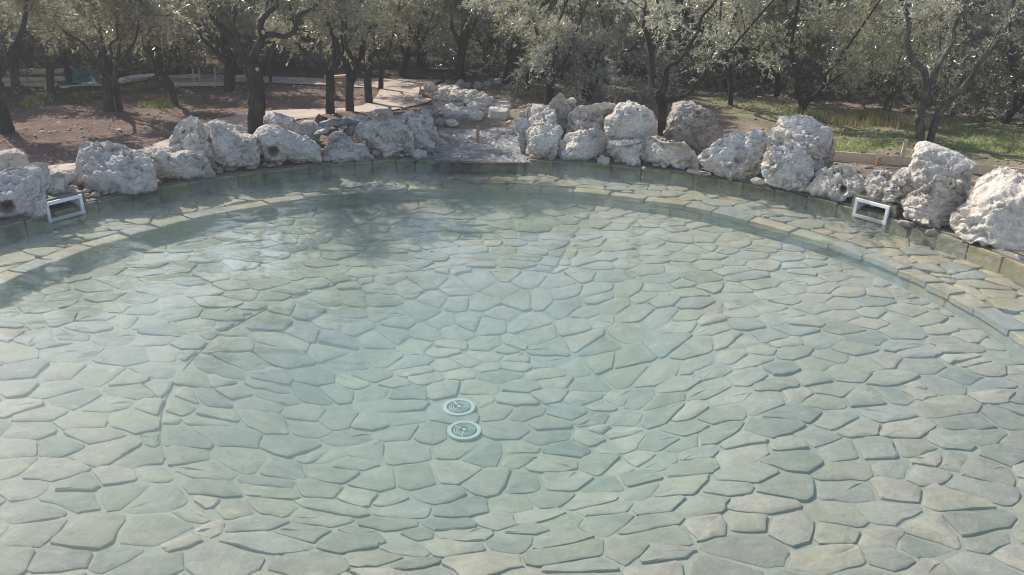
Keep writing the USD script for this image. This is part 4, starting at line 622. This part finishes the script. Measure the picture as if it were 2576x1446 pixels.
# ------------------------------------------------------------------ timber
def gbeam(p, q, z, w, h, mat, name, lab, catg, group=None, dz=0.0):
    a, b = at(*p, z), at(*q, z); c = (a + b) / 2; a0, b0 = a - c, b - c; b0[2] += dz
    o = usdkit.mesh(stage, numbered('/World/' + name), beam(a0, b0, w, h), mat); UsdGeom.Xformable(o).AddTranslateOp().Set(Gf.Vec3d(*map(float, c))); return tag(o, lab, catg, group)
def stake(px, py, h, w, mat, lab):
    p = at(px, py, .10); o = usdkit.mesh(stage, numbered('/World/wooden_stake'), beam((0, 0, -.1), (.01, 0, h), w, w * .6, up=(0, 1, 0)), mat); UsdGeom.Xformable(o).AddTranslateOp().Set(Gf.Vec3d(*map(float, p))); return tag(o, lab, 'stake')
pl = thing('form_board', at(2330, 420, .2), label='long pale board on edge behind the right boulders', cat='board'); o0 = at(2330, 420, .2)
obj('board', beam(at(2085, 390, .2) - o0, at(2325, 410, .2) - o0, .03, .12), M['timber'], pl); obj('board', beam(at(2330, 413, .2) - o0, at(2640, 442, .2) - o0, .03, .12), M['timber'], pl)
stake(2266, 408, .30, .05, M['timber'], 'brown stake behind the long board on the right'); stake(2205, 425, .16, .06, M['timber_orange'], 'short brown stake in front of the long board on the right')
gbeam((2415, 469), (2470, 472), .12, .06, .05, M['timber_white'], 'plank', 'short grey plank end between the tilted and the huge white boulder', 'plank')
stake(1201, 346, .17, .045, M['timber_orange'], 'lone orange brown stake at the back of the inlet')
gbeam((1112, 340), (1150, 349), .13, .05, .03, M['timber'], 'plank', 'small loose plank at the back left of the inlet', 'plank')
# trestle beside the forked olive
tr = thing('trestle', at(838, 248, .1), .2, label='low orange timber trestle half hidden behind the low Y forked olive', cat='trestle')
obj('top', beam((-.12, 0, .38), (.32, .02, .40), .10, .04), M['timber'], tr); obj('rail', beam((.0, 0, .325), (.30, .02, .335), .04, .06), M['timber_orange'], tr)
for a, b in (((.02, -.08, -.02), (-.05, 0, .30)), ((.30, -.12, -.02), (.02, 0, .30)), ((.05, .2, -.02), (-.02, 0, .30)), ((.32, .2, -.02), (.2, .01, .31))): obj('leg', beam(a, b, .06, .04), M['timber_orange'], tr)
POLES = [((12, 219), (172, 213), .36, 'topmost long round pole of the left timber pile'), ((10, 223), (170, 218), .25, 'second long round pole of the left timber pile'), ((15, 226), (150, 222), .17, 'lowest long round pole of the left timber pile')]
for p, q, z, lab in POLES:
    a, b = at(*p, .1), at(*q, .1); a[2] = b[2] = z; P = np.linspace(a, b, 12) + R.normal(0, .006, (12, 3)); c = P.mean(0)
    o = usdkit.mesh(stage, numbered('/World/timber_pole'), tube(P - c, np.linspace(.062, .05, 12), 10), M['timber'], smooth=40); UsdGeom.Xformable(o).AddTranslateOp().Set(Gf.Vec3d(*map(float, c))); tag(o, lab, 'pole')
for x in (40, 120): gbeam((x, 228), (x + 2, 219), .12, .1, .08, M['timber_white'], 'bearer', 'timber bearer under the left pole pile, %s' % ('left one' if x < 60 else 'right one'), 'bearer')
for i, (p, q, z, lab) in enumerate([((308, 198), (352, 189), .30, 'upper pale plank of the heap behind the twin trunks'), ((300, 202), (375, 190), .22, 'middle pale plank of the heap behind the twin trunks'), ((305, 207), (368, 197), .16, 'lowest pale plank of the heap behind the twin trunks'), ((330, 193), (385, 187), .38, 'farthest pale plank of the heap behind the twin trunks'), ((150, 219), (255, 212), .15, 'thin pale plank lying before the green netting'), ((158, 222), (215, 219), .13, 'short pale plank lying below the thin one by the netting'), ((210, 211), (240, 208), .2, 'white plank stub right of the green netting')]):
    gbeam(p, q, z, .14, .035, M['timber_white'], 'plank', lab, 'plank')
for i, (p, q, lab) in enumerate([((405, 194), (500, 191), 'thin form board along the back edge of the plaza, left'), ((438, 212), (575, 211), 'thin form board along the near edge of the plaza'), ((580, 194), (640, 190), 'thin form board along the back edge of the plaza, behind the pole')]): gbeam(p, q, .16, .025, .07, M['timber'], 'form_board', lab, 'board')
for x, y, lab in ((503, 210, 'tall thin stake at the near plaza edge'), (488, 210, 'low stake left of the tall thin one'), (543, 210, 'low stake right of the tall thin one'), (1057, 240, 'pale stake at the path corner by the stream')): stake(x, y, .30 if 'tall' in lab else .18, .03, M['timber'], lab)
for p, q, lab, r in ((c1((2235, 885))[0], c1((2275, 520))[0], 'thin prop pole beside the propped olive', .035), (c2((140, 800))[0], c2((110, 470))[0], 'thin dark prop pole right of the largest trunk', .03)):
    a = at(*p, .1); d = ray(*p); az = math.atan2(d[0], d[1]); b = plane_hit(*q, az, a @ [math.sin(az), math.cos(az), 0] + .05); P = np.linspace(a, b, 9) + R.normal(0, .008, (9, 3)); c = P[0].copy()
    o = usdkit.mesh(stage, numbered('/World/prop_pole'), tube(P - c, r, 8), M['bark'], smooth=50); UsdGeom.Xformable(o).AddTranslateOp().Set(Gf.Vec3d(*map(float, c))); tag(o, lab, 'pole')
# heap of green netting
g = np.linspace(-1, 1, 44); gxx, gyy = np.meshgrid(g * .95, g * .38); hh = (1 - gxx ** 2 / .95 ** 2) * (1 - (gyy / .38) ** 2); P3 = np.stack([gxx, gyy, 0 * gxx], -1)
hh = hh * (.17 + .30 * meshkit.fbm(P3 * 2.5, 3, 4)) * (.6 + .9 * meshkit.fbm(P3 * 9, 3, 8)) - .02; nc = trimesh.Trimesh(np.stack([gxx, gyy, hh], -1).reshape(-1, 3), np.array([(i * 44 + j, i * 44 + j + 1, i * 44 + j + 45) for i in range(43) for j in range(43)] + [(i * 44 + j, i * 44 + j + 45, i * 44 + j + 44) for i in range(43) for j in range(43)]), process=False)
o = usdkit.mesh(stage, '/World/netting_heap', nc, M['net'], smooth=60); p = at(192, 212, .1); UsdGeom.Xformable(o).AddTranslateOp().Set(Gf.Vec3d(*map(float, p))); tag(o, 'crumpled heap of green netting beyond the left olives', 'netting')

# ------------------------------------------------------------------ trees
def leaves(anc, dirs, lens, per, g, ll=.062, lw=.0155, droop=.35):
    """leaf faces along drooping twigs; anc, dirs: twig roots and directions"""
    n = len(anc); t = g.random((n, per)) ** .8; d = dirs / (np.linalg.norm(dirs, axis=1, keepdims=True) + 1e-9)
    P = anc[:, None] + d[:, None] * (t * lens[:, None])[..., None]; P[..., 2] -= droop * (t * lens[:, None]) ** 2 / .5
    ax = d[:, None] * .55 + g.normal(0, .55, (n, per, 3)); ax[..., 2] -= .08; ax /= np.linalg.norm(ax, axis=-1, keepdims=True)
    sd = np.cross(ax, g.normal(0, 1, (n, per, 3))); sd /= np.linalg.norm(sd, axis=-1, keepdims=True) + 1e-9
    l = ll * g.uniform(.7, 1.25, (n, per, 1)); w = lw * g.uniform(.8, 1.2, (n, per, 1))
    nrm = np.cross(ax, sd)
    V = np.stack([P, P + ax * l * .45 + sd * w * .5 + nrm * l * .04, P + ax * l - nrm * l * .04, P + ax * l * .45 - sd * w * .5 + nrm * l * .04], 2).reshape(-1, 3)
    b = np.arange(n * per)[:, None] * 4
    return tm(V, np.vstack([b + [0, 1, 2], b + [0, 2, 3]]))
def crown_twigs(ends, top, ntw, g, spread=.75, low=0, centre=None):
    """branchlets from the limb ends: returns branchlet tubes and twig roots"""
    tubes, A, Dr = [], [], []
    for P, r in ends:
        d0 = P[-1] - P[-2]; d0 = d0 / np.linalg.norm(d0)
        for s in range(7):
            i = g.integers(max(0, int(len(P) * (.62 - .4 * low))), len(P)); st = P[i] if s > 1 else P[-1]
            d = d0 * .8 + g.normal(0, .65, 3) * [1, 1, .6] + [0, 0, .55 if s % 3 else .1 - .5 * low]
            if centre is not None: o = st - centre; o[2] = 0; d += .25 * o / (np.linalg.norm(o) + .3)
            d /= np.linalg.norm(d); room = max(.45, top - st[2]); Ln = g.uniform(.5, 1.0) * spread * min(1.6, room / max(.35, abs(d[2]) + .25))
            k = np.linspace(0, 1, 7)[:, None]; Q = st + d * Ln * k + g.normal(0, .03, (7, 3)) * k - np.array([0, 0, .22 + .25 * low]) * k ** 2 * Ln
            tubes.append(tube(Q, np.linspace(max(.006, r * .45), .004, 7), 5, cap=False))
            m = max(3, int(ntw / (len(ends) * 7))); t = g.random(m) ** .7; q = np.stack([np.interp(t, k[:, 0], Q[:, c]) for c in range(3)], 1)
            A.append(q); Dr.append(d + g.normal(0, .8, (m, 3)) + [0, 0, -.15])
    return tubes, np.vstack(A), np.vstack(Dr)
for ti, T in enumerate(TREES):
    g = np.random.default_rng(900 + ti); D = T['dist']; d = ray(*T['t'][0]); az = math.atan2(d[0], d[1]); n = np.array([math.sin(az), math.cos(az), 0])
    m_px = np.linalg.norm(plane_hit(1289, 300, 0, D) - plane_hit(1288, 300, 0, D)) * .96    # metres per picture unit at the tree
    base = T['base'].copy(); base[2] = 0.08; col_ = thing('olive_tree', base, label=T['l'], cat='tree')
    w = lambda pts, off: np.array([plane_hit(x, y, az, D + o) for (x, y), o in zip(pts, off)]) - base
    tp = w(T['t'], np.zeros(len(T['t']))); tp[0, 2] = -.12
    rt = T['w'] * m_px; P = spline(tp, 7); R_ = np.interp(np.linspace(0, 1, len(P)), [0, .12, .3, .8, 1], [rt * 1.35, rt * 1.08, rt, rt * .97, rt * 1.0])
    bk = M['bark_pale'] if T['l'].startswith(('tall olive', 'low leaning pair')) else M['bark']
    trunk = obj('trunk', tube(P, R_, 14, rough=.16, rng=g), bk, col_, smooth=60)
    for cx, cy in T.get('cuts', ()):
        h = plane_hit(cx, cy, az, D - rt * 1.2) - base
        obj('saw_cut', trimesh.creation.icosphere(subdivisions=2, radius=.024).apply_scale((1, .5, 1.2)).apply_translation(h), M['cut'], trunk)
    ends = []; r2 = T.get('r2'); allP = [P]
    for bi, bpts in enumerate(T['b']):
        off = np.linspace(0, g.uniform(-.55, .55), len(bpts)); bp = w(bpts, off)
        j = np.argmin([min(np.linalg.norm(q - bp[0], axis=1)) for q in allP]); q = allP[j]; i0 = np.argmin(np.linalg.norm(q - bp[0], axis=1))
        if bpts[0][1] < T['t'][0][1] - 12: bp[0] = q[i0]                      # springs from the wood it leaves
        else: bp[0, 2] = -.10
        r0 = (r2[bi] if r2 else T['w'] * (.62 if len(T['b']) < 4 else .5)) * m_px
        room = T['top'] - base[2] - bp[-1, 2]
        if room > .5:                                                         # goes on above what is seen
            dd = bp[-1] - bp[-2]; dd /= np.linalg.norm(dd); bp = np.vstack([bp, bp[-1] + (dd * .6 + [0, 0, .5] + g.normal(0, .15, 3)) * room * .45])
        BP = spline(bp, 6); allP.append(BP)
        obj('branch', tube(BP, np.linspace(r0, max(.012, r0 * .30), len(BP)), 9, rough=.14, rng=g), bk, col_, smooth=60); ends.append((BP, r0 * .4))
    per = 13; tb, A, Dr = crown_twigs(ends, T['top'] - base[2], T['n'] / per, g, .8, T.get('low', 0), centre=np.array([P[-1][0], P[-1][1], 0]))
    obj('twigs', cat(tb), bk, col_, kind='stuff')
    far = D > 14; lf = leaves(A, Dr, g.uniform(.16, .42, len(A)), per, g, .078 if far else .066, .021 if far else .0175)
    obj('crown', lf, M[T.get('leaf', 'leaf')], col_, kind='stuff')

# the grove behind: whole olives, instances of four kinds, their own crowns
def whole_olive(seed, h, lv, low, leafmat, bushy):
    g = np.random.default_rng(seed); root = UsdGeom.Xform.Define(stage, f'/World/Looks/grove_{seed}')
    stage.GetPrimAtPath(root.GetPath()).SetSpecifier(Sdf.SpecifierClass); p = root.GetPrim()
    tp = np.array([[0, 0, -.15], [.02, .03, .4], [g.uniform(-.1, .1), .05, .8 - .3 * low]]); P = spline(tp, 6); obj('trunk', tube(P, np.linspace(.15, .11, len(P)), 9, rough=.2, rng=g), M['bark'], p, smooth=60); ends = []
    for k in range(4 + 2 * bushy):
        a = k * 2 * math.pi / (4 + 2 * bushy) + g.uniform(-.4, .4); rr_ = g.uniform(.5, 1.1); q0 = P[-1 - (k % 3)]
        bp = np.array([q0, q0 + [math.cos(a) * rr_ * .4, math.sin(a) * rr_ * .4, .3], q0 + [math.cos(a) * rr_, math.sin(a) * rr_, (h - q0[2]) * g.uniform(.35, .6) - .3 * low], q0 + [math.cos(a) * rr_ * 1.3, math.sin(a) * rr_ * 1.3, (h - q0[2]) * g.uniform(.5, .85) - .5 * low * (k % 2)]])
        BP = spline(bp, 5); obj('branch', tube(BP, np.linspace(.06, .02, len(BP)), 7, rough=.15, rng=g), M['bark'], p, smooth=60); ends.append((BP, .03))
    tb, A, Dr = crown_twigs(ends, h, lv / 13, g, 1.0, low, centre=np.zeros(3)); obj('twigs', cat(tb), M['bark'], p, kind='stuff')
    if bushy:
        q = np.column_stack([g.normal(0, .75, 240), g.normal(0, .75, 240), g.uniform(.1, 1.5, 240)]); A = np.vstack([A, q]); Dr = np.vstack([Dr, g.normal(0, 1, (240, 3))])
    obj('crown', leaves(A, Dr, g.uniform(.2, .5, len(A)), 13, g, .095, .028), M[leafmat], p, kind='stuff'); return p
GROVE = [whole_olive(1, 3.4, 15000, .2, 'leaf_silver', 0), whole_olive(2, 3.7, 15000, .6, 'leaf', 1), whole_olive(3, 3.0, 16000, .9, 'leaf_silver', 1), whole_olive(4, 3.6, 15000, .6, 'leaf_dark', 1)]
g = np.random.default_rng(77)
for row, (D, step, jit) in enumerate(((18.6, 5.2, .7), (20.6, 5.4, .9), (23.5, 5.4, 1.2), (27.5, 6.0, 1.5))):
    for az in np.arange(-44, 44, step):
        a = math.radians(az + g.uniform(-1.6, 1.6) + (step / 2 if row % 2 else 0)); dd = D + g.uniform(-jit, jit) + (.6 if az < -8 else (1.6 if az > 16 else .4)); x, y = math.sin(a) * dd, math.cos(a) * dd
        k = (3 if g.random() < (.5 if az > 5 else .25) else int(g.integers(0, 3))); o = UsdGeom.Xform.Define(stage, numbered('/World/grove_tree')); o.AddTranslateOp().Set(Gf.Vec3d(x, y, .05)); o.AddRotateZOp().Set(float(g.uniform(0, 360))); o.AddScaleOp().Set(Gf.Vec3f(float(g.uniform(.95, 1.2))))
        p = o.GetPrim(); p.GetReferences().AddInternalReference(GROVE[k].GetPath()); p.SetInstanceable(True); tag(p, 'grey green olive in the dense grove beyond the clearing', 'tree', 'olives of the dense grove behind')
# undergrowth closing the wood's foot
ug = []; A = []; 
for i in range(1500):
    a = math.radians(g.uniform(-42, 42)); dd = g.uniform(17.6, 24) + (1.2 if a < -.15 else 0); A.append((math.sin(a) * dd, math.cos(a) * dd, g.uniform(.05, 1.1) ** 1.3))
for i in range(1100):
    a = math.radians(g.uniform(9, 43)); dd = g.uniform(15.8, 19.5) - .05 * max(0, math.degrees(a) - 20); A.append((math.sin(a) * dd, math.cos(a) * dd, g.uniform(.05, 1.0) ** 1.3))
A = np.array(A); obj('undergrowth', leaves(A, g.normal(0, 1, A.shape) + [0, 0, .5], g.uniform(.3, .7, len(A)), 34, g, .10, .035, .2), M['leaf_dark'], kind='stuff', label='dark scrubby undergrowth along the foot of the grove', cat='undergrowth')

# ------------------------------------------------------------------ grass
def blades(polys, dens, h, g, lean=.5, keep=None):
    P = []
    for p in polys:
        n = int(p.area * dens); x0, y0, x1, y1 = p.bounds; q = np.column_stack([g.uniform(x0, x1, n * 3), g.uniform(y0, y1, n * 3)]); q = q[shapely.contains_xy(p, q[:, 0], q[:, 1])][:n]
        f = meshkit.fbm(np.column_stack([q * 1.7, 0 * q[:, 0]]), 3, 12); q = q[g.random(len(q)) < smoothstep(.38, .58, f) * .95 + .05]; P.append(q)
    P = np.vstack(P); n = len(P); z = hz(P[:, 0], P[:, 1]); b = np.column_stack([P, z - .01]); a = g.uniform(0, 6.28, n); H = h * g.uniform(.4, 1.3, n)
    tip = b + np.column_stack([np.cos(a) * H * lean * g.random(n), np.sin(a) * H * lean * g.random(n), H]); s = np.column_stack([np.sin(a), -np.cos(a), 0 * a]) * .006
    V = np.stack([b - s, b + s, tip], 1).reshape(-1, 3); return tm(V, np.arange(3 * n).reshape(-1, 3))
g = np.random.default_rng(33)
obj('meadow_grass', blades(MEADOW, 900, .065, g, 1.0), M['grass'], kind='stuff', label='patchy green grass of the meadow on the right', cat='grass')
obj('dry_grass', blades(DRYB, 1100, .15, g, .5), M['grass_dry'], kind='stuff', label='tawny dry grass strip along the wood on the right', cat='grass')
obj('grass_tufts', blades(TUFT, 1800, .08, g, .8), M['grass_tuft'], kind='stuff', label='yellow green grass tufts on the bare soil', cat='grass')
print('stones', n1, n2, n3, n4, n5, n6)

# ------------------------------------------------------------------ the hazy air
M['haze'] = usdkit.material(stage, L + 'haze_look', {'v': ('principled_volume', {'color': (.96, .97, 1.0), 'density': .0024, 'anisotropy': .4})}, [], volume='v.volume')
hb = trimesh.creation.box(bounds=[(-140, -135, -3.2), (140, 145, 9.0)])
obj('haze', hb, M['haze'], kind='stuff', label='thin bright haze in the air over the clearing', cat='haze')
